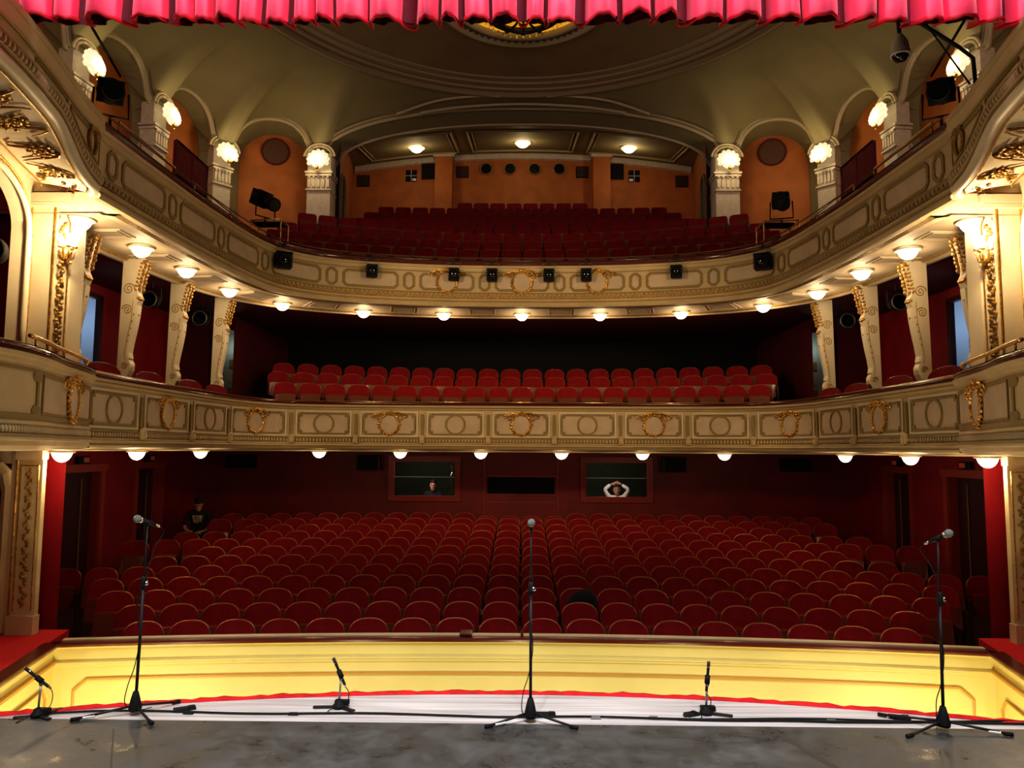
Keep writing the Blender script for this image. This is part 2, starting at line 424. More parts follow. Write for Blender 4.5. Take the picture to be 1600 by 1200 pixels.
# ------------------------------------------------------------------ walls of the stalls
def wallx(y): return 7.2+(y-8.8)*.055
DOORS = [(12.0,13.2,1.62),(14.62,15.7,1.62)]
for sgn, nm in ((-1,'left'),(1,'right')):
    mb = MB(); ys = [8.75]
    for a, b, h in DOORS: ys += [a,b]
    ys.append(17.75)
    for i in range(len(ys)-1):
        a, b = ys[i], ys[i+1]; z0 = -1.2
        if i % 2 == 1: z0 = DOORS[i//2][2]
        xa, xb = sgn*wallx(a), sgn*wallx(b)
        mb.quad((xa,a,z0),(xb,b,z0),(xb,b,2.1),(xa,a,2.1))
    mb.quad((sgn*5.6,9.2,-1.2),(sgn*wallx(9.2),9.2,-1.2),(sgn*wallx(9.2),9.2,2.1),(sgn*5.6,9.2,2.1))
    mb.build('wall_'+nm, 'redwall', kind='structure')
    for k, (a, b, h) in enumerate(DOORS):
        xa, xb = sgn*wallx(a), sgn*wallx(b); fz = rowz(a)
        r = empty('door_%d' % (1+k+(2 if sgn > 0 else 0)), (0,0,0), kind='structure')
        t = Vector((xb-xa,b-a,0)).normalized(); n = Vector((-t.y,t.x,0))*(1 if sgn < 0 else -1)*-1
        n = Vector((-sgn,0,0))
        mb = MB()
        for yy in (a-.06,b+.06): mb.box((sgn*(wallx(yy)-.02),yy,(h+fz)/2), (.08,.13,h-fz+.02))
        mb.box((sgn*(wallx((a+b)/2)-.02),(a+b)/2,h+.06), (.08,b-a+.26,.13)); mb.build('door_frame','doorfr',r)
        mb = MB(); mb.box((sgn*(wallx((a+b)/2)+.18),(a+b)/2,(h+fz)/2), (.05,b-a+.02,h-fz)); mb.build('door_panel','doordk',r)
        mb = MB(); mb.box((sgn*(wallx(b)+.07),b-.01,(h+fz)/2), (.20,.02,h-fz)); mb.build('door_reveal','doorfr',r)
        # narrow shiny edge strip of the open leaf
        mb = MB(); q = a+(b-a)*.72; mb.box((sgn*(wallx(q)+.12),q,(h+fz)/2-.05), (.012,.014,h-fz-.15)); mb.build('leaf_edge','olive',r)
        # exit sign box
        sx = sgn*(wallx((a+b)/2)-.05)
        e = empty('exit_sign', (sx,(a+b)/2-.05,h+.20), label='small unlit exit box with faint red lens above the %s %s stalls door' % ('nearer' if k==0 else 'farther', nm), cat='sign', group='exit boxes over the stalls doors')
        bx = MB(); bx.box((0,0,0),(.06,.34,.13)); bx.build('housing','blackp',e)
        bx = MB(); bx.box((-sgn*.032,.06,0),(.006,.16,.08)); bx.build('lens','exit',e)
WIN = [(-2.98,-1.55),(1.52,2.95)]
WZ = (.95,1.74)
YB = 17.7
mb = MB()
cols = [-7.9,-3.02,-1.5,-.78,.78,1.5,3.02,7.9]
segs = [(-8.2,WIN[0][0],-1.2,2.3),(WIN[0][0],WIN[0][1],-1.2,WZ[0]),(WIN[0][0],WIN[0][1],WZ[1],2.3),(WIN[0][1],-.79,-1.2,2.3),
        (-.79,.79,-1.2,1.0),(-.79,.79,1.40,2.3),(.79,WIN[1][0],-1.2,2.3),(WIN[1][0],WIN[1][1],-1.2,WZ[0]),(WIN[1][0],WIN[1][1],WZ[1],2.3),(WIN[1][1],8.2,-1.2,2.3)]
for a,b,z0,z1 in segs: mb.quad((a,YB,z0),(b,YB,z0),(b,YB,z1),(a,YB,z1))
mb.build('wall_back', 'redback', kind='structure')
for k, (a,b) in enumerate(WIN):
    r = empty('window_%d' % (k+1), (0,0,0), kind='structure')
    mb = MB(); w = .13
    mb.box(((a+b)/2,YB-.02,WZ[0]-w/2),(b-a+2*w,.08,w)); mb.box(((a+b)/2,YB-.02,WZ[1]+w/2),(b-a+2*w,.08,w))
    for x in (a-w/2,b+w/2): mb.box((x,YB-.02,(WZ[0]+WZ[1])/2),(w,.08,WZ[1]-WZ[0]))
    mb.build('window_frame', mat('red_window_frame',(.26,.014,.014),.4) if k==0 else bpy.data.materials['red_window_frame'], r)
    mb = MB(); mb.box(((a+b)/2,YB+.01,1.385),(b-a,.03,.018)); mb.build('window_bar','greym',r)
    mb = MB(); mb.box(((a+b)/2,YB+.03,(WZ[0]+WZ[1])/2),(b-a,.01,WZ[1]-WZ[0])); mb.build('window_pane','glass',r)
    # lit control room behind
    mb = MB(); a2, b2 = a-.3, b+.3
    mb.quad((a2,19.6,.1),(b2,19.6,.1),(b2,19.6,2.0),(a2,19.6,2.0)); mb.quad((a2,17.8,.1),(a2,19.6,.1),(a2,19.6,2.0),(a2,17.8,2.0))
    mb.quad((b2,17.8,.1),(b2,19.6,.1),(b2,19.6,2.0),(b2,17.8,2.0)); mb.quad((a2,17.8,2.0),(b2,17.8,2.0),(b2,19.6,2.0),(a2,19.6,2.0))
    mb.quad((a2,17.8,.1),(b2,17.8,.1),(b2,19.6,.1),(a2,19.6,.1))
    mb.build('wall_booth', 'green', kind='structure')
r = empty('window_3', (0,0,0), kind='structure')
mb = MB(); mb.box((0,YB-.01,1.41),(1.62,.05,.025)); mb.box((0,YB-.01,.99),(1.62,.05,.025)); mb.box((0,YB-.012,.80),(1.62,.03,.02)); mb.build('window_frame','doorfr',r)
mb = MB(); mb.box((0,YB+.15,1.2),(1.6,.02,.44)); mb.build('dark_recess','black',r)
mb = MB()
for x in (-.86,.86): mb.box((x,YB-.01,.65),(.025,.02,2.9))
mb.build('trim_3', 'doorfr', kind='structure')

# ------------------------------------------------------------------ seats
def ztop(x, a, zs, h, p=3.2, q=2.1): return zs+h*max(0,(1-abs(x/a)**p))**(1/q)
def back_mesh(a, z0, zs, h, th, curve, puff=.02, n=10, lean=.10, p=3.2, q=2.1):
    mb = MB(); cols = []
    for i in range(n+1):
        x = -a*math.cos(PI*i/n); zt = ztop(x,a,zs,h,p,q); y = curve*(x/a)**2*-1
        f = []; b_ = []
        for j in range(5):
            t = j/4; z = z0+(zt-z0)*t; ly = lean*(z-z0)
            bul = puff*math.sin(PI*min(1,max(0,t)))*(1-(x/a)**2)
            f.append((x, y+ly-bul, z)); b_.append((x, y+ly+th, z))
        cols.append(f+b_[::-1])
    mb.grid([c+[c[0]] for c in cols])
    return mb
def rim_pts(a, z0, zs, h, curve, lean, n=12, yo=.01, p=3.2, q=2.1):
    pts = [(-a-.004,-curve+lean*(zs-.12-z0)+yo,zs-.12)]
    for i in range(n+1):
        x = -a*math.cos(PI*i/n); zt = ztop(x,a,zs,h,p,q); pts.append((x,-curve*(x/a)**2+lean*(zt-z0)+yo,zt+.004))
    pts.append((a+.004,-curve+lean*(zs-.12-z0)+yo,zs-.12)); return pts
def seat_kind(name, label, cat, a, top, vel, rimm, under, full=True, square=False):
    r = empty(name, (0,0,-50), label=label, cat=cat)
    p, q, h = (5.0, 2.6, .09) if square else (2.9, 1.9, .145)
    sz = .10 if cat != 'x' else 0
    zs = top-h; z0 = .42
    mb = back_mesh(a, z0, zs, h, .05, .045, p=p, q=q); mb.build('backrest', vel, r, smooth=False)
    if full:
        mb = MB(); mb.tube(rim_pts(a,z0,zs,h,.045,.10,yo=.022,p=p,q=q), .0078, 5); mb.build('back_rim', rimm, r, smooth=True)
    # tipped up seat: cushion leaning against the back, wooden underside to the front
    mb = MB(); n = 6; cols = []
    for i in range(n+1):
        x = -a*.9+1.8*a*i/n; zt = .70-.03*(x/a)**4; zb = .38+.05*(x/a)**4
        cols.append([(x,-.20,zb),(x,-.13,zt),(x,-.12,zt+.008),(x,-.05,zt-.02),(x,-.10,zb+.01),(x,-.20,zb)])
    mb.grid(cols); o = mb.build('seat', vel, r)
    mb = MB(); cols = []
    for i in range(n+1):
        x = -a*.88+1.76*a*i/n; zt = .69-.03*(x/a)**4; zb = .38+.05*(x/a)**4
        cols.append([(x,-.21,zb),(x,-.148,zt),(x,-.135,zt+.004),(x,-.20,zb)])
    mb.grid(cols); mb.build('seat_underside', under, o)
    def arm(x, parent):
        m2 = MB(); m2.box((x,-.10,.30),(.035,.30,.60)); m2.box((x,-.12,.62),(.042,.36,.035)); return m2.build('armrest','armwood',parent)
    arm(a+.022, r)
    return r, arm
seats = {}
stalls, arm_f = seat_kind('stalls_seat', 'x', 'theatre seat', .228, .93, 'velvet', 'rim', 'seatwood')
balc, arm_b = seat_kind('balcony_seat', 'x', 'theatre seat', .225, .93, 'velvet2', 'rim', 'seatwood2')
gall, arm_g = seat_kind('gallery_seat', 'x', 'theatre seat', .225, .93, 'velvet3', 'rim', 'seatwood', full=False, square=True)
used = {}
def put_seat(proto, key, loc, rz, label, group, arm=None, scale=None):
    if key not in used:
        used[key] = proto; proto.location = loc; proto.rotation_euler = (0,0,rz); proto['label'] = label; proto['group'] = group; o = proto
        if scale: o.scale = scale
    else: o = dup(proto, loc, rz, label, group, scale)
    return o
armless = None
# row: (depth at the axis, left limit x, spacing, gap list)
STALLS = [(9.2,-4.42,.518),(9.9,-4.95,.508),(10.6,-5.85,.516),(11.3,-5.95,.512),(12.0,-6.85,.505),(12.7,-6.2,.503),(13.4,-5.75,.506),
          (14.1,-6.95,.508),(14.8,-6.75,.505),(15.5,-5.7,.505),(16.2,-6.45,.50),(16.9,-6.55,.50)]
nst = 0
for i, (D, xl, sp) in enumerate(STALLS):
    n = int(round(2*abs(xl)/sp))
    if n % 2: n -= 1 if False else 0
    n = n + (n % 2)
    n = min(n, 2*int((abs(xl)+sp*.55)/sp))
    if i == 9: n = 22
    for k in range(n):
        xa = (k-(n-1)/2)*sp
        ang = xa/RS; x = RS*math.sin(ang); y = D-RS+RS*math.cos(ang); z = rowz(D)+.02
        if i == 11 and abs(x) < 1.0: z -= .07; 
        if i == 11 and n-1-k < 0: continue
        rn = 'row %s from the stage' % '' 
        lab = 'red stalls seat, %s from the left in the %s row from the stage' % (ORD[k+1], ORD[i+1])
        if i in (9,) and k == 0 and False: continue
        jit = random.uniform(-.006,.006)
        put_seat(stalls, 's', (x+jit, y+random.uniform(-.01,.01), z), -ang+random.uniform(-.02,.02), lab, 'red seats in the stalls')
        nst += 1
# balcony rows
RBc = 13.5
for i, (D, zt, n, sp) in enumerate([(16.2,3.39,21,.497),(16.85,3.67,22,.505),(17.5,3.92,22,.515)]):
    for k in range(n):
        xa = (k-(n-1)/2)*sp; ang = xa/RBc
        lab = 'bright red first balcony seat, %s from the left in its %s row' % (ORD[k+1], ['front','second','rearmost'][i])
        put_seat(balc, 'b', (RBc*math.sin(ang), D-RBc+RBc*math.cos(ang), zt-.93), -ang+random.uniform(-.02,.02), lab, 'red seats of the first balcony')
    mb = MB(); pts = arcpts(RBc, D+.18, 5.75); pt2 = arcpts(RBc, D-.47, 5.75) if i else [(x_*4.0/5.75,14.72) for x_,y_ in pts]
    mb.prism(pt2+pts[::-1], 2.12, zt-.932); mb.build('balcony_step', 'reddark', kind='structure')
# gallery rows
RG = 17.0
GROWS = [(0,24),(1,24),(2,24),(3,23),(4,19),(5,18),(6,17),(7,8)]
for i, n in GROWS:
    D = 16.9+.757*i; zt = 6.62+.413*i; sp = .498 if i < 7 else .50
    Rr = (RG if i < 3 else 13.5) if i < 4 else 60
    for k in range(n):
        xa = (k-(n-1)/2)*sp; ang = xa/Rr
        lab = 'dark red upper gallery seat, %s from the left in its %s row' % (ORD[k+1], (['front']+ORD[2:8]+['topmost'])[i])
        put_seat(gall, 'g', (Rr*math.sin(ang), D-Rr+Rr*math.cos(ang), zt-.93), -ang+random.uniform(-.02,.02), lab, 'dark red seats of the upper gallery')
    xh = 6.4 if i < 3 else (6.3 if i == 3 else (4.95 if i < 7 else 2.05))
    mb = MB(); a = arcpts(Rr, D+.25, xh); b = arcpts(Rr, D-.52, xh)
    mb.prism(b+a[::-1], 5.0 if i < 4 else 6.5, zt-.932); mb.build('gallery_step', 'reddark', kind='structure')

# ------------------------------------------------------------------ balcony paths
Lh = catmull([(0,14.55),(-1.4,14.54),(-2.7,14.5),(-3.8,14.38),(-4.5,14.1),(-4.88,13.55),(-5.06,12.85)], 7)
Lh += catmull([(-5.06,12.85),(-5.13,11.6),(-5.16,10.2),(-5.16,8.75)], 6)[1:]
LOW = Path([(-x,y) for x,y in Lh[::-1]][:-1] + Lh)       # right to left ; normal?
Uh = catmull([(0,13.83),(-1.1,13.8),(-2.2,13.66),(-3.3,13.35),(-4.0,12.85),(-4.33,12.1),(-4.5,10.5),(-4.55,9.2),(-4.57,7.75)], 7)
UPP = Path([(-x,y) for x,y in Uh[::-1]][:-1] + Uh)
# normals must point to the hall's middle: at the axis that is -y
for P in (LOW, UPP):
    if P.normal(P.len/2).y > 0:
        P.flip = not P.flip; P.n = [-n for n in P.n]
LC, UC = LOW.len/2, UPP.len/2

def cartouche(path, q, zc, o, parent, rx=.2, rz=.24, zf=None, seed=1, width=1.0):
    rnd = random.Random(seed); C, R = path.frame(q, o, zc+(zf(q) if zf else 0))
    mb = MB(); n = 24
    def P(x, z, y=.02): return C + R @ Vector((x,y,z))
    for k in range(n):
        a = 2*PI*k/n; rr = 1+.03*math.sin(8*a)
        x, z = rx*1.04*math.cos(a)*rr, rz*1.04*math.sin(a)*rr
        rot = R @ Matrix.Rotation(-(a+PI/2), 3, 'Y')
        mb.blob(P(x,z,.02), (.040,.024,.022), rot @ Matrix.Rotation(rnd.uniform(-.4,.4),3,'Y'), 5, 4)
        mb.blob(P(x*1.11,z*1.11,.012), (.028,.018,.018), rot @ Matrix.Rotation(.7,3,'Y'), 5, 3)
        if k % 3 == 0: mb.blob(P(x*1.16,z*1.12,.02), (.02,.018,.02), None, 5, 4)
    # shell crest and drooping ribbon wings
    for k in range(5):
        a = PI*(.2+.15*k); mb.blob(P(.075*math.cos(a), rz*1.05+.045*math.sin(a), .035), (.022,.02,.03), None, 5, 4)
    for sg in (-1,1):
        pts = [P(sg*x*width,z,.025) for x,z in ((.06,rz*1.08),(.14,rz*1.22),(.23,rz*1.12),(.27,rz*.92),(.235,rz*.78),(.205,rz*.9))]
        mb.tube([tuple(p) for p in pts], [.016,.02,.02,.016,.012,.008], 5)
        pts = [P(sg*x*width,z,.02) for x,z in ((.23,rz*1.0),(.30,rz*1.05),(.37,rz*.85),(.34,rz*.6))]
        mb.tube([tuple(p) for p in pts], [.012,.015,.012,.006], 5)
        for (x,z) in ((.12,rz*1.02),(.2,rz*.95),(.30,rz*.75),(.25,rz*.55)): mb.blob(P(sg*x*width,z,.03), (.028,.018,.02), R @ Matrix.Rotation(sg*.6,3,'Y'), 5, 4)
    mb.build('gilded_cartouche', 'gold', parent, smooth=False)
    mb = MB(); vs = [P(0,0,.03)]+[P(rx*math.cos(2*PI*k/20),rz*math.sin(2*PI*k/20),.012) for k in range(20)]
    mb.add(vs, [(0,1+k,1+(k+1)%20) for k in range(20)]); mb.build('medallion', 'panel', parent, smooth=True)

# ---- lower (first) balcony
low = empty('balcony_front_lower', kind='structure')
def bulge(z):  # slight belly of the front
    t = (z-2.05)/.9; return .06*math.sin(PI*min(1,max(0,t)))
prof = [(.00,2.86),(.05,2.855),(.05,2.83),(.03,2.81),(.015,2.79),(.0,2.775),(0,2.765)]
mb = MB(); LOW.sweep(mb, [(-.12,2.885),(.03,2.885),(.06,2.87),(.055,2.84),(.035,2.82),(.03,2.80),(.0,2.785),(0,2.76)])
LOW.sweep(mb, [(0,2.76),(.0,2.72),(-.01,2.5),(0,2.28),(.012,2.265),(.02,2.255)])
LOW.sweep(mb, [(.02,2.255),(.02,2.245),(.005,2.235),(.005,2.155),(.03,2.15),(.035,2.135),(.05,2.12),(.055,2.10)])
LOW.sweep(mb, [(.055,2.10),(.02,2.09),(.02,2.06),(-.005,2.035),(-.05,2.03),(-.09,2.01),(-.12,2.01)])
mb.build('front_face', 'cream', low)
mb = MB(); LOW.sweep(mb, [(-.16,2.885),(-.16,2.935),(-.14,2.952),(.035,2.952),(.06,2.935),(.06,2.90),(.04,2.885)]); mb.build('hand_rail', 'railwood', low, smooth=True)
mb = MB(); LOW.sweep(mb, [(.02,2.953),(.03,2.958),(.045,2.953),(.05,2.948)]); mb.build('rail_strip', 'brass', low, smooth=True)
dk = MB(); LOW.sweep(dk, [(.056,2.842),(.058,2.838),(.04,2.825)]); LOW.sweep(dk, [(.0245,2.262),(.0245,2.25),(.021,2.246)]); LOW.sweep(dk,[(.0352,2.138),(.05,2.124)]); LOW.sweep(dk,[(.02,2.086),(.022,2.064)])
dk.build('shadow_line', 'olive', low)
# fluted / beaded band
mb = MB(); q = .05
while q < LOW.len-.05:
    C, R = LOW.frame(q, .018, 2.195); mb.blob(C, (.022,.02,.036), R, 5, 4); q += .062
mb.build('bead_band', 'cream', low, smooth=True); 
mb = MB(); LOW.sweep(mb, [(.008,2.157),(.008,2.233)]); mb.build('bead_ground', 'olive', low)
ql = {}
def yq(P, y, side):    # arc position at a given depth on a side leg
    best = min((abs(P.at(s).y-y), s) for s in [P.len*i/800 for i in range(801)] if (P.at(s).x < 0) == (side < 0) and abs(P.at(s).x) > 4.2)
    return best[1]
dirL = 1 if LOW.at(0).x > 0 else -1
def SL(d): return LC+dirL*d      # d>0 to the left of the axis (photo's left)
bounds = [-.64,.64,1.92,3.20,4.42,5.93]
yb = [12.85,11.55,10.08,8.78]
half_b = [(.64,1.92,'o'),(1.92,3.2,'c'),(3.2,4.42,'o'),(4.42,5.93,'c')]
dkink = abs(yq(LOW,12.85,-1)-LC); d1 = abs(yq(LOW,11.55,-1)-LC); d2 = abs(yq(LOW,10.08,-1)-LC); d3 = LC
half_b[-1] = (4.42,dkink,'c'); half_b += [(dkink,d1,'o'),(d1,d2,'c'),(d2,d3,'o')]
allb = [(-.64,.64,'c')] + half_b + [(-b,-a,t) for a,b,t in half_b]
fr = MB(); inf = MB(); st = MB(); crn = MB(); cart = []; con = MB()
for a,b,t in allb:
    A, B = sorted((SL(a),SL(b))); c = (A+B)/2; g = .10
    z0, z1 = 2.305, 2.725
    ribbon(fr, LOW, loop_rect(A+g+.03,B-g-.03,z0,z1,.05,'notch'), .034, .004)
    face(inf, LOW, A+g+.05, B-g-.05, z0+.02, z1-.02, .004)
    ribbon(st, LOW, loop_rect(A+g-.015,B-g+.015,z0-.035,z1+.035), .03, .003, h=.016)
    for sx in (A+g+.075,B-g-.075):
        for sz in (z0+.045,z1-.045):
            disc(crn, LOW, sx, sz, .035, .035, .008, 8)
    if t == 'o': ribbon(fr, LOW, loop_circle(c,(z0+z1)/2,.20,.20), .034, .006)
    else: cart.append((c,(z0+z1)/2))
fr.build('panel_moulding','olive',low); inf.build('panel_infill','panel',low); st.build('panel_border','creamlt',low); crn.build('corner_rosettes','olive',low)
for i,(c,z) in enumerate(cart): cartouche(LOW, c, z, .01, low, .175, .185, seed=i, width=.95)
pil = MB(); cap = MB()
for d in sorted(set([.64,1.92,3.2,4.42,dkink,d1,d2])):
    for sg in (-1,1):
        q = SL(sg*d)
        C, R = LOW.frame(q,.012,2.50); pil.box(C,(.055,.03,.42),rot=R)
        C, R = LOW.frame(q,.045,2.215); cap.box(C,(.085,.07,.14),rot=R); 
        C, R = LOW.frame(q,.06,2.275); cap.blob(C,(.05,.04,.03),R,6,4)
        C, R = LOW.frame(q,.085,2.19); cap.blob(C,(.022,.02,.045),R,6,4)
pil.build('pilaster_strips','olive',low); cap.build('pilaster_brackets','cream',low)

# soffit helper: outline behind a path out to the walls
def outer(P, q, xw, yw_):
    p = P.at(q)
    if p.y < 12.0: return (math.copysign(xw,p.x), p.y)
    cx, cy = 0, 9.0; d = Vector((p.x-cx,p.y-cy)); t = min(xw/abs(d.x) if abs(d.x) > 1e-6 else 1e9, (yw_-cy)/d.y if d.y > 1e-6 else 1e9)
    return (cx+d.x*t, cy+d.y*t)
def slab(P, o, z, xw, yw_, up=True):
    mb = MB(); rows = []; n = 90; last = None
    e0 = .66 if P is UPP else 0
    for i in range(n+1):
        q = e0+(P.len-2*e0)*i/n; a = P.at(q,o,z); b = outer(P,q,xw,yw_)
        if P.at(q).y >= 12 and last is not None: pass
        rows.append([tuple(a),(b[0],b[1],z)])
    mb.grid(rows); return mb
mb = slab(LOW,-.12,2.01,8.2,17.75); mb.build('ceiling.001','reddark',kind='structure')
mb = MB(); LOW.sweep(mb, [(-.12,2.005),(-.9,2.005),(-.9,1.985),(-.95,1.98),(-.95,2.01)]); mb.build('soffit','cream',low)
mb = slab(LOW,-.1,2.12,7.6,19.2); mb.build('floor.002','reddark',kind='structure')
mb = MB(); LOW.sweep(mb, [(-.16,2.13),(-.16,2.885)]); mb.build('front_back_board','reddark',low)

# ---- upper balcony
up = empty('balcony_front_upper', kind='structure')
mb = MB(); UPP.sweep(mb, [(-.10,5.475),(.03,5.475),(.055,5.455),(.045,5.43),(.03,5.42),(.025,5.375),(.04,5.365),(.04,5.35),(.0,5.335),(0,5.33)])
UPP.sweep(mb, [(0,5.33),(0,4.965)])
UPP.sweep(mb, [(0,4.965),(.03,4.955),(.03,4.94),(.01,4.935),(.01,4.845),(.04,4.835),(.05,4.82),(.05,4.805)])
UPP.sweep(mb, [(.05,4.805),(.02,4.79),(.01,4.76),(.05,4.745),(.06,4.72),(.04,4.69),(-.02,4.685)])
mb.build('front_face','cream',up)
mb = MB(); UPP.sweep(mb, [(-.15,5.475),(-.15,5.535),(-.13,5.56),(.03,5.56),(.055,5.54),(.055,5.495),(.03,5.475)]); mb.build('hand_rail','railwood',up,smooth=True)
mb = MB(); UPP.sweep(mb, [(.015,5.561),(.03,5.567),(.05,5.555)]); mb.tube([UPP.at(q,.09,5.60) for q in [UPP.len*i/120 for i in range(121)]], .010, 5); mb.build('rail_bar','darkbrass',up,smooth=True)
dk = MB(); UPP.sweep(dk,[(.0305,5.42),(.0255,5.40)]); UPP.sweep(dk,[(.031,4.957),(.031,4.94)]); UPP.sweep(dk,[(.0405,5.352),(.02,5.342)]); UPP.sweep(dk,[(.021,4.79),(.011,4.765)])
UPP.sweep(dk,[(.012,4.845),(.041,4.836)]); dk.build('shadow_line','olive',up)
mb = MB(); UPP.sweep(mb, [(.012,4.846),(.012,4.934)]); mb.build('pendant_ground','golddk',up)
mb = MB(); q = .05
while q < UPP.len-.05:
    C, R = UPP.frame(q,.02,4.90); mb.add([C+R@Vector(v) for v in ((-.03,0,.032),(.03,0,.032),(0,0,-.045),(0,.022,.0))], [(0,1,3),(1,2,3),(2,0,3)])
    C, R = UPP.frame(q+.0425,.02,4.875); mb.blob(C,(.012,.012,.02),R,5,3); q += .085
mb.build('pendant_band','cream',up)
fr = MB(); inf = MB(); cart = []
def SU(d): return UC+(1 if UPP.at(0).x > 0 else -1)*d
per = 1.405; nn = int((UC-.3)/per)
for k in range(-nn-1, nn+2):
    for kind, cc, w in (('l',k*per,1.02),('s',k*per+.703*(1),.22)):
        if abs(cc)+w/2 > UC-.10:
            if kind == 'l' and abs(cc)-w/2 < UC-.45:
                e = UC-.12; a0 = abs(cc)-w/2; w = e-a0; cc = math.copysign((e+a0)/2,cc)
            else: continue
        a, b = sorted((SU(cc-w/2),SU(cc+w/2)))
        z0, z1 = 4.985, 5.315
        ribbon(fr, UPP, loop_rect(a,b,z0,z1,.07 if kind=='l' else .07,'cham'), .046, .003)
        lp = loop_rect(a+.03,b-.03,z0+.03,z1-.03,.06,'cham')
        L2 = densify(lp); 
        face(inf, UPP, a+.08, b-.08, z0+.03, z1-.03, .005); face(inf, UPP, a+.03, a+.08, z0+.08, z1-.08, .005); face(inf, UPP, b-.08, b-.03, z0+.08, z1-.08, .005)
        if kind == 'l' and k in (-1,0,1): cart.append((SU(cc),5.15))
fr.build('panel_moulding','olive',up); inf.build('panel_infill','panel',up)
for i,(c,z) in enumerate(cart): cartouche(UPP, c, z, .01, up, .17, .185, seed=10+i, width=.95)
# soffit with recessed frames
SQ = .66
mb = MB(); UPP.sweep(mb, [(-.02,4.685),(-.10,4.72),(-.16,4.70),(-.30,4.72),(-.34,4.74),(-1.15,4.74),(-1.18,4.715),(-1.26,4.70),(-1.34,4.715),(-1.36,4.78)], s0=SQ, s1=UPP.len-SQ); mb.build('soffit','soffit',up)
mb = MB(); UPP.sweep(mb, [(-1.16,4.739),(-1.18,4.712),(-1.26,4.697),(-1.34,4.712)], s0=SQ, s1=UPP.len-SQ); mb.build('soffit_edge','creamlt',up)
dk = MB()
for pr_ in ([(-.10,4.718),(-.16,4.698)],[(-.305,4.719),(-.34,4.737)],[(-1.15,4.737),(-1.18,4.711)]): UPP.sweep(dk,pr_,s0=SQ,s1=UPP.len-SQ)
dk.build('soffit_moulding','golddk',up)
mb = MB()
def soff_frame(q0, q1, o0, o1, w=.02, z=4.736):
    k = 6
    out = [(q0+(q1-q0)*i/k,o0) for i in range(k+1)] + [(q1+(q0-q1)*i/k,o1) for i in range(k+1)]
    inn = [(q0+w+(q1-q0-2*w)*i/k,o0-w) for i in range(k+1)] + [(q1-w+(q0-q1+2*w)*i/k,o1+w) for i in range(k+1)]
    rows = [[UPP.at(a[0],a[1],z+.003),UPP.at(a[0],a[1],z-.008),UPP.at(b[0],b[1],z-.008),UPP.at(b[0],b[1],z+.003)] for a,b in zip(out,inn)]
    rows.append(rows[0]); mb.grid(rows)

# ------------------------------------------------------------------ soffit lamps
def lamp_proto(name, r, label):
    o = empty(name, (0,0,-60), label=label, cat='lamp')
    m2 = MB(); m2.lathe([(r*1.05,0),(r*1.28,-.006),(r*1.36,-.015),(r*1.28,-.028),(r*1.08,-.032),(r*1.0,-.012)], seg=20); m2.build('rim_ring','creamlt',o,smooth=True)
    m2 = MB(); m2.lathe([(r*1.02,-.02),(r*1.0,-.045),(r*.88,-.085),(r*.66,-.125),(r*.38,-.15),(.012,-.16)], seg=20); m2.build('lamp_bowl','bowl',o,smooth=True)
    return o
def plight(name, loc, e, col=(1,.74,.42), r=.06, spot=None):
    l = bpy.data.lights.new(name, 'POINT'); l.energy = e; l.color = col; l.shadow_soft_size = r
    o = bpy.data.objects.new(name, l); COL.objects.link(o); o.location = loc; return o
lp = lamp_proto('ceiling_lamp', .150, '')
up_l = [(-5.25,8.62),(-5.14,9.85),(-5.07,11.06),(-4.98,12.5),(-4.46,13.71),(-3.1,14.45),(-1.55,14.69),(0,14.73)]
up_l = up_l + [(-x,y) for x,y in up_l[:-1][::-1]]
ups = []
for i,(x,y) in enumerate(up_l):
    lab = 'glowing round bowl lamp under the upper gallery, %s from the left' % ORD[i+1]
    o = lp if i == 0 else dup(lp, (0,0,0))
    o.location = (x,y,4.735); o['label'] = lab; o['group'] = 'bowl lamps under the upper gallery'
    o.scale = (.84,.84,.9)
    plight('lamp_glow', (x,y,4.53), 11)
    # soffit frames between lamps
    if i < len(up_l)-1:
        a = Vector((x,y)); b = Vector(up_l[i+1]); m = (a+b)/2
        qm = min((( UPP.at(s).xy-m).length, s) for s in [UPP.len*j/600 for j in range(601)])[1]
        L = (a-b).length*.62
        soff_frame(qm-L*.25, qm+L*.25, -.45, -1.04); soff_frame(qm-L*.25+.06, qm+L*.25-.06, -.52, -.97, w=.012)
mb.build('soffit_frames','panel',up)
low_l = [(-5.4,8.78),(-5.42,10.54),(-5.4,12.6),(-4.0,14.85),(-2.4,14.9),(-.8,14.9)]
low_l = low_l+[(-x,y) for x,y in low_l[::-1]]
for i,(x,y) in enumerate(low_l):
    o = dup(lp, (x,y,1.995), 0, 'glowing round bowl lamp under the first balcony, %s from the left' % ORD[i+1], 'bowl lamps under the first balcony'); o.scale = (.72,.72,.85) if abs(x) > 5 else (.84,.84,.9)
    plight('lamp_glow', (x,y,1.78), 12 if abs(x) > 5 else 5)

# under-gallery dark ceiling and the rest of the upper slab
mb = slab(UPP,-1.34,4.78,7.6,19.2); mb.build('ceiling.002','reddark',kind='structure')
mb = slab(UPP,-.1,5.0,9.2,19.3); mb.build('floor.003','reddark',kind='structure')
mb = MB(); UPP.sweep(mb, [(-.15,5.0),(-.15,5.475)]); mb.build('front_back_board','reddark',up)

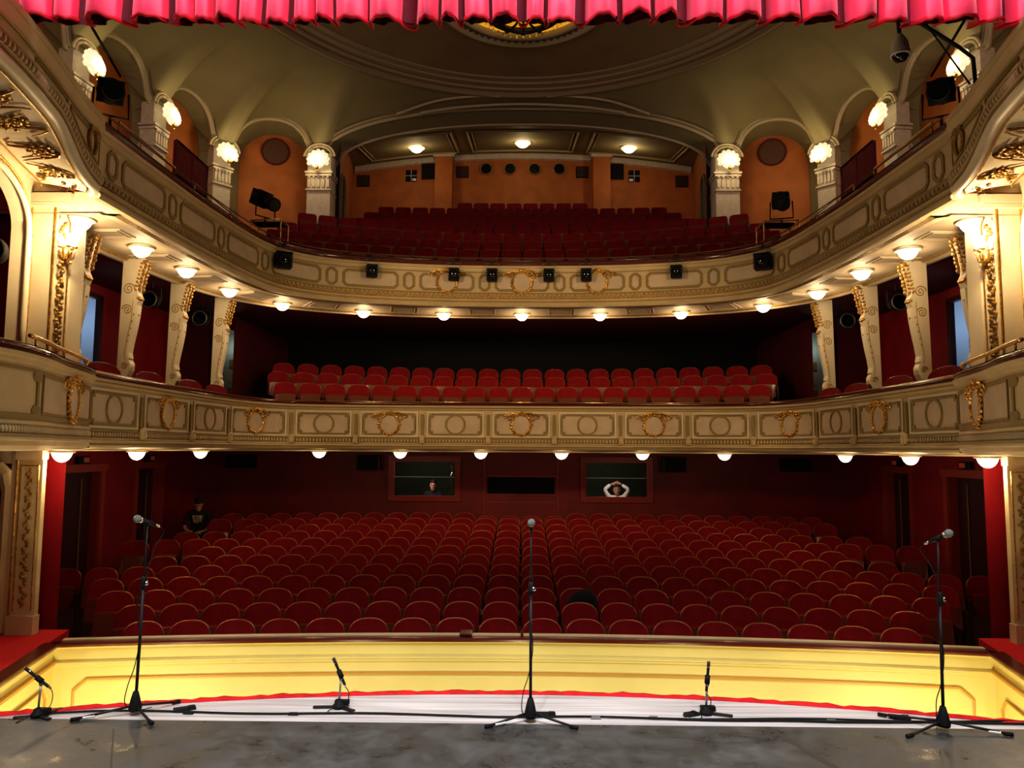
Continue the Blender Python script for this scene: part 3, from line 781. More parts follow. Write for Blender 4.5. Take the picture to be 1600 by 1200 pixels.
# ------------------------------------------------------------------ first-balcony level walls
for sgn, nm in ((-1,'left'),(1,'right')):
    mb = MB(); X = 7.2*sgn
    for y0,y1,z0,z1 in ((8.7,11.95,2.1,4.8),(11.95,12.45,4.55,4.8),(12.45,15.4,2.1,4.8)):
        mb.quad((X,y0,z0),(X,y1,z0),(X,y1,z1),(X,y0,z1))
    mb.build('wall_%s_balcony' % nm, 'redwall', kind='structure')
    mb = MB()
    mb.quad((X,15.4,2.1),(6.42*sgn,15.4,2.1),(6.42*sgn,15.4,4.8),(X,15.4,4.8)); mb.quad((6.42*sgn,15.4,4.5),(6.0*sgn,15.4,4.5),(6.0*sgn,15.4,4.8),(6.42*sgn,15.4,4.8))
    mb.quad((6.0*sgn,15.4,2.1),(6.0*sgn,19.2,2.1),(6.0*sgn,19.2,4.8),(6.0*sgn,15.4,4.8))
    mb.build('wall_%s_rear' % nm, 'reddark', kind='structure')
    # lit corridor seen through the side doorway
    mb = MB(); X2 = X+sgn*1.0
    mb.quad((X2,11.2,2.1),(X2,13.2,2.1),(X2,13.2,4.0),(X2,11.2,4.0)); mb.build('wall_corridor','greenroom',kind='structure')
    mb = MB(); mb.quad((X2,11.2,4.0),(X2,13.2,4.0),(X2,13.2,5.0),(X2,11.2,5.0)); mb.quad((X,13.2,2.1),(X2,13.2,2.1),(X2,13.2,5.0),(X,13.2,5.0)); mb.quad((X,11.2,2.1),(X2,11.2,2.1),(X2,11.2,5.0),(X,11.2,5.0))
    mb.build('wall_corridor','blueroom',kind='structure')
    plight('corridor_glow', (X+sgn*.55,12.5,4.3), 9, (.75,.85,1), .1)
    r = empty('door_%d' % (5+(sgn>0)), kind='structure')
    mb = MB(); mb.box((X-.01*sgn,11.9,3.3),(.08,.10,2.5)); mb.box((X-.01*sgn,12.5,3.3),(.08,.10,2.5)); mb.box((X-.01*sgn,12.2,4.57),(.08,.7,.08)); mb.build('door_frame','doordk',r)
    # pale lobby behind the rear doorway
    mb = MB(); mb.quad((6.5*sgn,16.0,2.1),(5.98*sgn+.03*sgn,16.0,2.1),(6.01*sgn,16.0,4.8),(6.5*sgn,16.0,4.8)); mb.build('wall_lobby','paleroom',kind='structure')
    plight('lobby_glow', (6.22*sgn,15.75,4.2), 1.2, (.8,1,.9), .05)
    r = empty('door_%d' % (7+(sgn>0)), kind='structure')
    mb = MB(); mb.box((6.43*sgn,15.38,3.3),(.05,.06,2.4)); mb.box((6.22*sgn,15.38,4.5),(.44,.06,.06)); mb.build('door_frame','doordk',r)
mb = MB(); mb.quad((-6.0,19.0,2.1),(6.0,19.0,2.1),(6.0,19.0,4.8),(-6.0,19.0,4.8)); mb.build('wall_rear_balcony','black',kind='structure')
# posters in the lobby
for sgn in (-1,1):
    for j in range(3):
        mb = MB(); mb.box((6.25*sgn,15.985,3.25+.30*j),(.12,.01,.17)); mb.build('notice', 'olive' if j != 1 else 'panel', label='small notice on the pale %s lobby wall, %s of three' % ('left' if sgn<0 else 'right', ['lowest','middle','topmost'][j]), cat='notice', group='notices in the lobby doorways')

# ------------------------------------------------------------------ consoles (brackets) carrying the upper gallery
def spiral(mb, c, R, turns, rad, t=.007, ax='y'):
    pts = [(c[0]+R*(1-k/26)*math.cos(rad+turns*2*PI*k/28), c[1], c[2]+R*(1-k/30)*math.sin(rad+turns*2*PI*k/28)) for k in range(26)]
    mb.tube(pts, t, 4)
def console(sgn, x, y, label):
    # local: front tip towards the hall at +x (mirrored by sgn), thickness along y
    r = empty('console_bracket', (x,y,0), label=label, cat='bracket', group='scrolled brackets under the upper gallery'); s = -sgn
    H0, H1 = 3.05, 4.76
    front = [(.31,H1),(.32,4.69),(.28,4.62),(.25,4.53),(.235,4.44),(.22,4.36),(.215,4.30),(.22,4.25),(.245,4.20),(.24,4.13),(.215,4.07),(.20,3.9),(.17,3.7),(.135,3.52),(.115,3.38),(.13,3.30),(.17,3.22),(.165,3.13),(.13,H0)]
    back = [(-.02,H0),(0,H1)]
    poly = [(s*a,-.07,z) for a,z in front+back]
    m2 = MB(); m2.extr(poly,(0,.14,0)); m2.build('bracket_body','creamlt',r)
    # raised front band with gilded dots
    m2 = MB(); rows = []
    for a,z in front[10:16]: rows.append([(s*(a+.006),-.08,z),(s*(a+.025),-.05,z),(s*(a+.025),.05,z),(s*(a+.006),.08,z)])
    m2.grid(rows); m2.blob((s*.135,0,3.19),(.05,.08,.06),None,8,6); m2.build('front_band','creamlt',r)
    m2 = MB()
    for z in (3.93,3.83,3.73,3.63,3.54): m2.blob((s*(.222-(3.93-z)*.19),-.0,z),(.014,.03,.018),None,5,4); m2.blob((s*(.185-(3.93-z)*.19),-.072,z),(.012,.005,.014),None,5,4)
    m2.build('dots','golddk',r)
    # acanthus leaf
    m2 = MB()
    for i in range(8):
        t = i/7; a = .31-.08*t; z = 4.68-.38*t
        for yy in (-.06,.05):
            m2.blob((s*(a+.012+.01*(i%2)),yy,z),(.022,.035,.034),Matrix.Rotation(s*.5,3,'Y'),5,4)
        m2.blob((s*(a-.035),-.072,z-.01),(.034,.010,.018),Matrix.Rotation(s*(.9 if i%2 else .2),3,'Y'),5,4)
    m2.blob((s*.30,0,4.70),(.035,.10,.04),None,8,5)
    m2.blob((s*.235,0,4.17),(.035,.10,.035),None,8,5)
    m2.build('acanthus_leaf','gold2',r)
    m2 = MB(); spiral(m2,(s*.10,-.072,4.30),.085,2.2,0); spiral(m2,(s*.09,-.072,4.0),.075,-2.2,PI); spiral(m2,(s*.09,-.072,3.19),.05,2,0)
    m2.tube([(s*.17,-.072,4.15),(s*.155,-.072,3.85),(s*.11,-.072,3.6),(s*.08,-.072,3.35),(s*.10,-.072,3.26)],.005,4)
    m2.build('scroll_lines','golddk',r)
for sgn, nm in ((-1,'left'),(1,'right')):
    for k,(x,y) in enumerate([(5.72,9.25),(5.73,10.57),(5.76,12.1),(5.58,13.43)]):
        console(sgn, sgn*x, y, 'cream scrolled bracket with gilded leaf, %s side, %s from the stage' % (nm, ORD[k+1]))
    # low partition under the consoles
    mb = MB(); mb.box((sgn*5.85,11.5,2.59),(.34,5.2,.92)); mb.build('balcony_partition','reddark',kind='structure')

# ------------------------------------------------------------------ side-box chairs of the first balcony
boxc, _a = seat_kind('box_chair', 'x', 'chair', .26, .93, 'velvet3', 'railwood', 'seatwood')
boxfirst = True
for sgn, nm in ((-1,'left'),(1,'right')):
    for k,(x,y) in enumerate([(5.50,9.75),(5.50,11.0),(5.45,12.25),(5.40,13.2)]):
        o = dup(boxc, (sgn*x,y,2.22), (PI/2)*(1 if sgn < 0 else -1) - sgn*(-.35), 'red armchair behind the first balcony rail, %s side, %s from the stage' % (nm, ORD[k+1]), 'red chairs in the side boxes')
        o['category'] = 'chair'
for c_ in list(boxc.children_recursive): bpy.data.objects.remove(c_)
bpy.data.objects.remove(boxc)

# ------------------------------------------------------------------ proscenium boxes (both sides)
def pbox(sgn, nm):
    S = lambda P: [(sgn*-x, y) for x,y in P]     # given for the left side
    # upper box front
    r = empty('proscenium_box_upper', kind='structure')
    pts = S(catmull([(-4.66,7.84),(-4.52,7.66),(-4.42,7.15),(-4.24,6.45),(-4.07,5.7),(-3.98,5.0)],6))
    P = Path(pts)
    if P.normal(P.len*.5).x*(-sgn) < 0: P.flip = not P.flip; P.n = [-n for n in P.n]
    L = P.len
    def zf(q):     # the lower edge rises towards the stage
        t = min(1,max(0,(q-.30)/1.15)); return .27*(t*t*(3-2*t))
    m2 = MB(); P.sweep(m2, [(-.10,5.475),(.03,5.475),(.06,5.455),(.045,5.42),(.03,5.37),(.04,5.35),(0,5.335),(0,5.20)], step=.1)
    rows = []
    for i in range(31):
        q = L*i/30; d = zf(q); zb = 4.90+d
        rows.append([P.at(q,0,5.20),P.at(q,0,zb+.06),P.at(q,.02,zb+.05),P.at(q,.02,zb+.04),P.at(q,.0,zb+.03),P.at(q,.0,zb-.06),P.at(q,.04,zb-.075)])
    m2.grid(rows); m2.build('front_face','cream',r)
    m2 = MB(); rows = []
    for i in range(31):
        q = L*i/30; zb = 4.90+zf(q)
        rows.append([P.at(q,-.01+.055*math.cos(a),zb-.12+.05*math.sin(a)) for a in [2*PI*k/8 for k in range(9)]])
    m2.grid(rows); m2.build('roll_moulding','creamlt',r,smooth=True)
    m2 = MB(); q = .04
    while q < L-.04:
        C,R = P.frame(q,.035,4.895+zf(q)); m2.blob(C,(.026,.035,.045),R,6,4); q += .065
    P.sweep(m2,[(.0,4.835),(.05,4.84),(.05,4.85),(.02,4.86)],zf=zf,step=.08); P.sweep(m2,[(.02,4.95),(.05,4.955),(.05,4.965),(.0,4.975)],zf=zf,step=.08); m2.build('egg_band','cream',r)
    m2 = MB(); P.sweep(m2,[(.012,4.855),(.012,4.955)],zf=zf,step=.08); m2.build('egg_ground','olive',r)
    m2 = MB()
    ribbon(m2,P,[(.16,5.01),(.55,5.08),(1.02,5.27),(1.02,5.32),(.16,5.32)],.024,.004)
    ribbon(m2,P,[(1.12,5.27),(1.9,5.28),(1.9,5.33),(1.12,5.33)],.014,.004)
    m2.build('panel_moulding','olive',r)
    m2 = MB()
    for i in range(16):
        t = i/15
        for sg in (-1,1):
            C,R = P.frame(.42+sg*(.05+.05*math.sin(PI*t)),.02,5.33-.24*t); m2.blob(C,(.024,.02,.016),R,5,4)
    for k in range(7): C,R = P.frame(.34+.027*k,.03,5.335+.012*math.sin(k)); m2.blob(C,(.022,.022,.022),R,5,4)
    m2.build('gilded_drop','golddk',r)
    m2 = MB(); P.sweep(m2,[(-.15,5.475),(-.15,5.535),(-.13,5.56),(.03,5.56),(.06,5.54),(.055,5.495),(.03,5.475)],step=.1); m2.build('hand_rail','cream',r,smooth=True)
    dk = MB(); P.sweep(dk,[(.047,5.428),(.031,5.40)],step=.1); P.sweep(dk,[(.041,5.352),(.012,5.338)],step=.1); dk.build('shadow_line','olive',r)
    # coved soffit from the front's lower edge up to the arched screen wall
    A = Vector((-sgn*-1*0,0,0))
    scr = [(-5.40,8.62),(-5.10,7.4),(-4.80,6.2),(-4.55,5.2)]
    SP = Path(S(catmull([(-5.72,8.5),(-5.46,7.5),(-5.16,6.4),(-4.86,5.2)],6)), flip=P.flip)
    if SP.normal(SP.len*.5).x*(-sgn) < 0: SP.flip = not SP.flip; SP.n = [-n for n in SP.n]
    m2 = MB(); rows = []
    for i in range(31):
        t = i/30; a = P.at(L*t,0,4.86+zf(L*t)-.09); b = SP.at(SP.len*t,0,5.13)
        rows.append([a.lerp(b,u)+Vector((0,0,.02*math.sin(PI*u))) for u in (0,.25,.5,.75,1)])
    m2.grid(rows); m2.quad((sgn*6.2,8.44,4.74),(sgn*4.60,8.44,4.74),(sgn*4.60,8.44,5.45),(sgn*6.2,8.44,5.45)); m2.build('box_soffit','creamlt',r,smooth=False)
    # screen wall with a wide arched opening, pier at its far end
    m2 = MB(); L2 = SP.len; rows = []; q0 = .18
    def archz(q):
        u = (q-q0)/1.0
        if u < 0: return 2.9
        u = min(1,u); return 4.50+.47*math.sqrt(max(0,1-(1-u)**2.6))
    qs = [0,.06,.12,.179]+[q0+.001+ (L2-q0)*((k/26)**1.6) for k in range(27)]
    for q in qs: rows.append([SP.at(q,0,5.16),SP.at(q,0,archz(q)),SP.at(q,-.16,archz(q)),SP.at(q,-.16,5.16)])
    m2.grid(rows); m2.build('arched_screen','creamlt',r)
    m2 = MB(); pts = [SP.at(q0,.02,z) for z in (2.9,3.4,3.9,4.45)]+[SP.at(q,.02,archz(q)) for q in qs[5:]]
    m2.tube(pts,.035,6); pts = [SP.at(q0-.10 if isinstance(q,str) else q,.02,z) for q,z in []]
    m2.build('arch_moulding','creamlt',r,smooth=True)
    m2 = MB(); pts = [SP.at(q0-.07,.03,z) for z in (2.9,3.4,3.9,4.45)]+[SP.at(max(q0-.07,q-.02),.03,archz(q)+.07) for q in qs[5:]]
    m2.tube(pts,.014,5); m2.build('arch_gilding','gold',r,smooth=True)
    # rocaille ornaments
    m2 = MB(); rn = random.Random(5)
    def roc(c, sc, ax):
        C = Vector(c)
        for k in range(16):
            a = 2*PI*k/16; rr = sc*(1+.25*math.sin(3*a)); m2.blob(C+Vector((ax[0]*rr*math.cos(a),ax[1]*rr*math.cos(a),.8*rr*math.sin(a))),(sc*.30,sc*.22,sc*.20),Matrix.Rotation(-a,3,'Y'),6,4)
        m2.blob(C,(sc*.5,sc*.5,sc*.5),None,8,6)
        for k in range(9): m2.blob(C+Vector((ax[0]*sc*(1.3+.35*k),ax[1]*sc*(1.3+.35*k),sc*(.9*math.sin(k*1.1)+.15*k))),(sc*.34,sc*.2,sc*.16),Matrix.Rotation(k*.9,3,'Y'),6,4)
        for k in range(7): m2.blob(C-Vector((ax[0]*sc*(1.2+.3*k),ax[1]*sc*(1.2+.3*k),sc*(.7*math.cos(k)+.12*k))),(sc*.3,sc*.2,sc*.15),Matrix.Rotation(-k*.8,3,'Y'),6,4)
    roc((sgn*5.26,7.95,5.04),.065,(-sgn*.5,-.5)); roc((sgn*4.90,7.90,4.86),.032,(-sgn*.8,-.1)); roc(SP.at(1.5,.12,5.10),.05,(-sgn*.3,-.9))
    roc((sgn*5.05,7.98,4.95),.032,(-sgn*.7,-.3))
    def sof(t,u):
        a = P.at(L*t,0,4.86+zf(L*t)-.09); b = SP.at(SP.len*t,0,5.13); return a.lerp(b,u)+Vector((0,0,.02*math.sin(PI*u)-.02))
    for u0,n_ in ((.12,30),(.88,30)):
        m2.tube([sof(.03+.9*i/n_,u0) for i in range(n_+1)],.010,5)
    rn = random.Random(9)
    for t0,u0 in ((.16,.45),(.30,.40),(.46,.5),(.62,.45)):
        for k in range(26):
            a = k*.62; rr = .0045*k; p = sof(min(.98,t0+rr*math.cos(a)*.35),min(.9,max(.1,u0+rr*math.sin(a)*1.9)))
            m2.blob(p,(.035,.022,.018),Matrix.Rotation(a,3,'Z'),5,4)
    for t0 in (.08,.23,.38,.54):
        m2.tube([sof(t0+.13*i/12,.5+.32*math.sin(i*.55+t0*9)) for i in range(13)],[.006+.010*math.sin(PI*i/12) for i in range(13)],5)
    m2.build('gilded_rocaille','gold2',r)
    # pier of the box, with gilded floral drop
    r2 = empty('proscenium_pier_upper', kind='structure')
    m2 = MB(); x0, x1 = 5.40, 5.72
    m2.box((sgn*5.56,8.58,3.95),(.36,.30,2.1)); m2.box((sgn*5.33,8.60,3.95),(.20,.26,2.1)); m2.build('pier_shaft','creamlt',r2)
    m2 = MB()
    for x in (5.42,5.70): m2.tube([(sgn*x,8.43,2.95),(sgn*x,8.43,4.85)],.016,5)
    for x in (5.25,5.41): m2.tube([(sgn*x,8.44,3.0),(sgn*x,8.44,4.62),(sgn*(x+(5.33-x)*.5),8.44,4.72)],.009,5)
    m2.build('pier_gilding','gold',r2)
    m2 = MB(); rn = random.Random(3)
    for k in range(40):
        z = 3.05+k*.040; m2.blob((sgn*(5.33+.03*math.sin(k*1.9)),8.44,z),(.032,.016,.022),Matrix.Rotation(rn.uniform(-1,1),3,'Y'),5,4)
    m2.build('floral_drop','golddk',r2)
    m2 = MB(); m2.box((sgn*5.55,8.58,4.92),(.66,.42,.10)); m2.box((sgn*5.55,8.58,4.84),(.60,.40,.05)); m2.build('pier_capital','creamlt',r2)
    # dark red interior of the box
    m2 = MB(); X = 7.0*sgn
    m2.quad((X,4.5,2.9),(X,8.7,2.9),(X,8.7,5.3),(X,4.5,5.3)); m2.quad((sgn*5.7,8.7,2.1),(X,8.7,2.1),(X,8.7,5.3),(sgn*5.7,8.7,5.3)); m2.quad((X,4.5,5.3),(X,8.7,5.3),(sgn*5.0,8.7,5.35),(sgn*4.7,4.5,5.35))
    m2.build('wall_%s_box' % nm,'redwall',kind='structure')
    # lower box front
    r3 = empty('proscenium_box_lower', kind='structure')
    P3 = Path(S(catmull([(-5.20,8.95),(-5.02,8.55),(-4.80,7.75),(-4.53,6.95),(-4.44,6.35),(-4.52,5.9),(-4.80,5.45),(-5.4,5.2)],6)))
    if P3.normal(P3.len*.5).x*(-sgn) < 0: P3.flip = not P3.flip; P3.n = [-n for n in P3.n]
    m2 = MB(); st_ = .08
    P3.sweep(m2,[(-.12,2.885),(.03,2.885),(.07,2.87),(.06,2.84),(.035,2.82),(.03,2.79),(.0,2.775),(0,2.50),(0,2.28),(.02,2.265),(.02,2.245),(.005,2.235),(.005,2.155),(.035,2.15),(.05,2.12),(.055,2.10),(.02,2.09),(.02,2.05),(-.03,2.01),(-.12,2.0),(-.9,1.99)],step=st_)
    m2.build('front_face','cream',r3)
    m2 = MB(); P3.sweep(m2,[(-.16,2.885),(-.16,2.935),(-.14,2.952),(.035,2.952),(.065,2.935),(.06,2.90),(.04,2.885)],step=st_); m2.build('hand_rail','railwood',r3,smooth=True)
    m2 = MB(); P3.sweep(m2,[(.02,2.953),(.03,2.959),(.05,2.953)],step=st_)
    m2.tube([P3.at(q,-.05,3.05+.02*math.sin(q)) for q in [.15+.1*k for k in range(22)]],.022,6)
    for q in (.2,1.1,2.1): m2.tube([P3.at(q,-.05,2.94),P3.at(q,-.05,3.05)],.012,5)
    m2.blob(P3.at(.15,-.05,3.05),(.035,.035,.035),None,8,6)
    m2.build('rail_bar','brass',r3,smooth=True)
    m2 = MB(); q = .04
    while q < P3.len-.04:
        C,R = P3.frame(q,.018,2.195); m2.blob(C,(.016,.02,.036),R,5,4); q += .045
    m2.build('bead_band','cream',r3)
    m2 = MB(); P3.sweep(m2,[(.008,2.157),(.008,2.233)],step=st_); m2.build('bead_ground','olive',r3)
    m2 = MB(); P3.sweep(m2,[(.004,2.285),(.014,2.29),(.014,2.335),(.004,2.34)],s0=0,s1=P3.len,step=st_); P3.sweep(m2,[(.004,2.725),(.012,2.72),(.012,2.75),(.004,2.755)],step=st_)
    for q in (2.15,):
        C,R = P3.frame(q,.006,2.53); m2.box(C,(.05,.016,.40),rot=R)
        for z in (2.37,2.69): C,R = P3.frame(q,.006,z); m2.blob(C,(.12,.012,.06),R,8,4)
    ribbon(m2,P3,loop_rect(.16,2.02,2.35,2.72),.018,.004)
    m2.build('panel_moulding','olive',r3)
    m2 = MB(); face(m2,P3,.18,2.0,2.36,2.71,.004); m2.build('panel_infill','panel',r3)
    cartouche(P3,.95,2.53,.01,r3,.15,.20,seed=33,width=.9)
    dk = MB(); P3.sweep(dk,[(.061,2.842),(.036,2.822)],step=st_); P3.sweep(dk,[(.036,2.148),(.05,2.122)],step=st_); dk.build('shadow_line','olive',r3)
    # floor of that box
    m2 = MB(); m2.prism([(sgn*5.15,8.9),(sgn*7.0,8.9),(sgn*7.0,5.3),(sgn*5.3,5.35),(sgn*4.65,6.0),(sgn*4.65,6.9)],2.03,2.12); m2.build('floor.004','reddark',kind='structure')
    # pier below the box
    r4 = empty('proscenium_pier_lower', kind='structure')
    m2 = MB(); m2.box((sgn*5.72,8.75,.95),(.29,.07,2.1)); m2.box((sgn*5.72,8.73,-.0),(.32,.12,.22)); m2.box((sgn*5.72,8.73,1.95),(.32,.12,.12)); m2.build('pier_shaft','cream',r4)
    m2 = MB()
    for x in (5.61,5.82): m2.tube([(sgn*x,8.70,.18),(sgn*x,8.70,1.82)],.008,5)
    m2.tube([(sgn*5.61,8.70,1.82),(sgn*5.82,8.70,1.82)],.008,5); m2.tube([(sgn*5.87,8.72,.1),(sgn*5.87,8.72,1.9)],.014,6); m2.build('pier_gilding','gold',r4)
    m2 = MB(); rn = random.Random(8)
    for k in range(40):
        z = .24+k*.039; m2.blob((sgn*(5.715+.03*math.sin(k*1.7)),8.70,z),(.034,.014,.02),Matrix.Rotation(rn.uniform(-1.2,1.2),3,'Y'),5,4)
    m2.build('floral_drop','golddk',r4)
    # arched niche frame beside the pier
    m2 = MB(); out = []; cx = 6.15
    op = [(6.09,-.1),(6.09,1.50),(6.13,1.66),(6.24,1.76),(6.9,1.80)]
    rows = []
    for x,z in op: rows.append([(sgn*x,8.78,z),(sgn*(x-.07),8.74,z+.05 if z > 0 else z),(sgn*(x-.13),8.80,z+.10 if z > 0 else z)])
    m2.grid(rows); m2.quad((sgn*5.84,8.775,-.1),(sgn*5.98,8.775,-.1),(sgn*5.98,8.775,2.0),(sgn*5.84,8.775,2.0)); m2.quad((sgn*5.95,8.81,1.84),(sgn*7,8.81,1.84),(sgn*7,8.81,2.0),(sgn*5.95,8.81,2.0))
    m2.build('niche_frame','cream',r4,smooth=False)
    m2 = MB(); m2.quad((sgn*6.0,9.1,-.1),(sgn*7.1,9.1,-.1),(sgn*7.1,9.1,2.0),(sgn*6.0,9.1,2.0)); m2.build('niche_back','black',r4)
    # wall sconce with candle bulbs
    e = empty('wall_sconce', (sgn*5.27,8.42,4.30), label='gilded candle sconce with blazing bulbs on the %s box pier' % nm, cat='wall lamp', group='gilded sconces on the box piers')
    m2 = MB(); m2.lathe([(.0,-.14),(.03,-.11),(.045,-.04),(.03,.02),(.0,.06)],c=(0,0,0),seg=10)
    for a in (-1.0,-.2,.6,1.4):
        dx, dy = math.cos(a)*(-sgn), -abs(math.sin(a+.8))*.8-.1
        pts = [(0,0,-.04),(dx*.06,dy*.07,-.12),(dx*.14,dy*.15,-.12),(dx*.18,dy*.2,-.04),(dx*.17,dy*.19,.0)]
        m2.tube(pts,.009,5); m2.lathe([(.006,-.01),(.032,.0),(.036,.012),(.012,.016)],c=(dx*.17,dy*.19,0),seg=10)
        m2.blob((dx*.10,dy*.1,-.16),(.014,.014,.02),None,6,4)
    m2.build('sconce_arms','gold',e,smooth=True)
    m2 = MB()
    for a in (-1.0,-.2,.6,1.4):
        dx, dy = math.cos(a)*(-sgn), -abs(math.sin(a+.8))*.8-.1
        m2.lathe([(.012,.015),(.02,.05),(.024,.08),(.016,.12),(.003,.15)],c=(dx*.17,dy*.19,0),seg=8)
    m2.build('bulbs','bulb',e,smooth=True)
    plight('sconce_glow', (sgn*5.06,8.12,4.40), 58, (1,.72,.38), .06)
for sgn, nm in ((-1,'left'),(1,'right')): pbox(sgn, nm)

# ------------------------------------------------------------------ gallery pillars, vault, ceiling
ZS, ZC = 9.55, 10.48        # springing and crown of the wall arches
PL = [(-9.3,7.5),(-9.1,9.6),(-8.85,11.6),(-8.58,13.7),(-8.12,15.9),(-7.62,18.22),(-5.2,18.75)]
RC, YC, ZR = 5.95, 12.2, 10.92
def arch_samples(A, B, zs, zc, n=16, e=.30, pw=2.0):
    A = Vector(A); B = Vector(B); d = (B-A); L = d.length; out = []
    for k in range(n+1):
        t = k/n; s_ = t*L
        u = (s_-e)/(L-2*e)
        z = zs if u <= 0 or u >= 1 else zs+(zc-zs)*math.sqrt(max(0,1-abs(2*u-1)**2.3))
        p = A+d*t; out.append((p.x,p.y,z))
    return out
def ring_target(p):
    d = Vector((p[0],p[1]-YC)); a = math.atan2(d.y,d.x); return Vector((RC*math.cos(a),YC+RC*math.sin(a),ZR))
def ease(u): return 1-(1-u)**2.4
bays = []
for i in range(len(PL)-1): bays.append((PL[i],PL[i+1],ZS,ZC))
boundary = []
left = []
for A,B,zs,zc in bays:
    # unequal steps so that the pillar shoulders stay crisp
    left += arch_samples(A,B,zs,zc,22)[:-1] 
rear = [(-5.2+10.4*k/40, 18.75+.0*math.sin(PI*k/40), ZS+(10.86-ZS)*math.sqrt(max(0,1-abs(2*k/40-1)**2.2))) for k in range(41)]
right = [(-x,y,z) for x,y,z in left[::-1]]
full = left + rear + right
rows = []
for p in full:
    T = ring_target(p); P0 = Vector(p); row = []
    for j in range(15):
        u = j/14; q = P0.lerp(T,u); q.z = P0.z+(ZR-P0.z)*ease(u); row.append(q)
    rows.append(row)
mb = MB(); mb.grid(rows)
# front part of the ceiling, behind the house curtain
F = [(-9.0+18.0*k/20, 5.2, 9.6+.9*math.sin(PI*k/20)) for k in range(21)]
a0 = [Vector(r) for r in (rows[0])]; fr_rows = []
for k in range(13):
    a = PI*1.0+ (PI)*k/12
    T = Vector((RC*math.cos(a),YC+RC*math.sin(a),ZR)); x = -9.0+18*k/12
    q0 = Vector((x,5.0,9.9+.6*math.sin(PI*k/12))); fr_rows.append([q0.lerp(T,u/6) for u in range(7)])
mb.grid(fr_rows)
mb.build('ceiling', 'vault', kind='structure', smooth=True)
# inner disc of the ceiling with the ring mouldings
mb = MB(); seg = 96
mb.lathe([(RC,ZR),(RC-.02,ZR+.05)], c=(0,YC,0), seg=seg)
mb.lathe([(RC-.75,ZR+.10),(RC-1.5,ZR+.14),(3.0,ZR+.22),(.0,ZR+.24)], c=(0,YC,0), seg=seg); mb.build('ceiling.003', mat('ring_plaster',(.25,.18,.09),.75,noise=.15,nscale=1.5), kind='structure', smooth=True)
mb = MB(); mb.lathe([(RC+.06,ZR-.01),(RC+.05,ZR-.05),(RC-.03,ZR-.06),(RC-.06,ZR-.03),(RC-.06,ZR+.03),(RC-.20,ZR+.05),(RC-.22,ZR+.01),(RC-.27,ZR+.0),(RC-.30,ZR+.05),(RC-.42,ZR+.07),(RC-.44,ZR+.04),(RC-.50,ZR+.04),(RC-.52,ZR+.08),(RC-.64,ZR+.09),(RC-.66,ZR+.07),(RC-.72,ZR+.07),(RC-.75,ZR+.11)], c=(0,YC,0), seg=seg)
mb.build('trim_4', mat('ring_moulding',(.30,.23,.12),.6), kind='structure', smooth=False)
mb = MB(); mb.lathe([(RC-.055,ZR+.031),(RC-.16,ZR+.047)],c=(0,YC,0),seg=seg); mb.lathe([(RC-.30,ZR+.048),(RC-.34,ZR+.058)],c=(0,YC,0),seg=seg); mb.lathe([(RC+.13,ZR-.015),(RC+.07,ZR-.02)],c=(0,YC,0),seg=seg); mb.build('trim_5','vaultdk',kind='structure')
# moulded arches along the vault edge
mb = MB(); dk = MB()
for side in (-1,1):
    pts = [(x*-side if side>0 else x, y, z) for x,y,z in left]
    for off,r_ in ((0,.055),(.10,.03)):
        P_ = []
        for (x,y,z) in pts:
            d = Vector((0-x,12-y,0)).normalized(); P_.append((x+d.x*(-.02+off*.6),y+d.y*(-.02+off*.6),z-.01+off*.55))
        mb.tube(P_, r_, 6)
    P_ = []
    for (x,y,z) in pts:
        d = Vector((0-x,12-y,0)).normalized(); P_.append((x+d.x*.135,y+d.y*.135,z+.125))
    dk.tube(P_, .018, 5)
for off, r_ in ((0,.05),(.08,.028)):
    mb.tube([(x,y-.02-off,z+off*.9) for x,y,z in rear], r_, 6)
dk.tube([(x,y-.17,z+.10) for x,y,z in rear], .016, 5)
# flowing ribs between the rear arch and the ring
for side in (-1,1):
    for (a,b,c,d) in (((3.2,18.35,10.52),(2.2,18.3,10.84),(1.2,18.2,10.92),(.6,18.16,10.90)),((2.6,18.45,10.60),(1.7,18.45,10.74),(.7,18.42,10.80),(0,18.4,10.81))):
        mb.tube(catmull([(side*p[0],p[1]-.06,p[2]-.02) for p in (a,b,c,d)],6), .035, 6)
mb.build('trim_6','vaulttrim',kind='structure',smooth=True); dk.build('trim_7','vaultdk',kind='structure')

def outward(p, A, B, o):
    A = Vector(A); B = Vector(B); d = (B-A).normalized(); n = Vector((-d.y,d.x))
    if n.dot(Vector((0-A.x,12.0-A.y))) > 0: n = -n
    return n*o
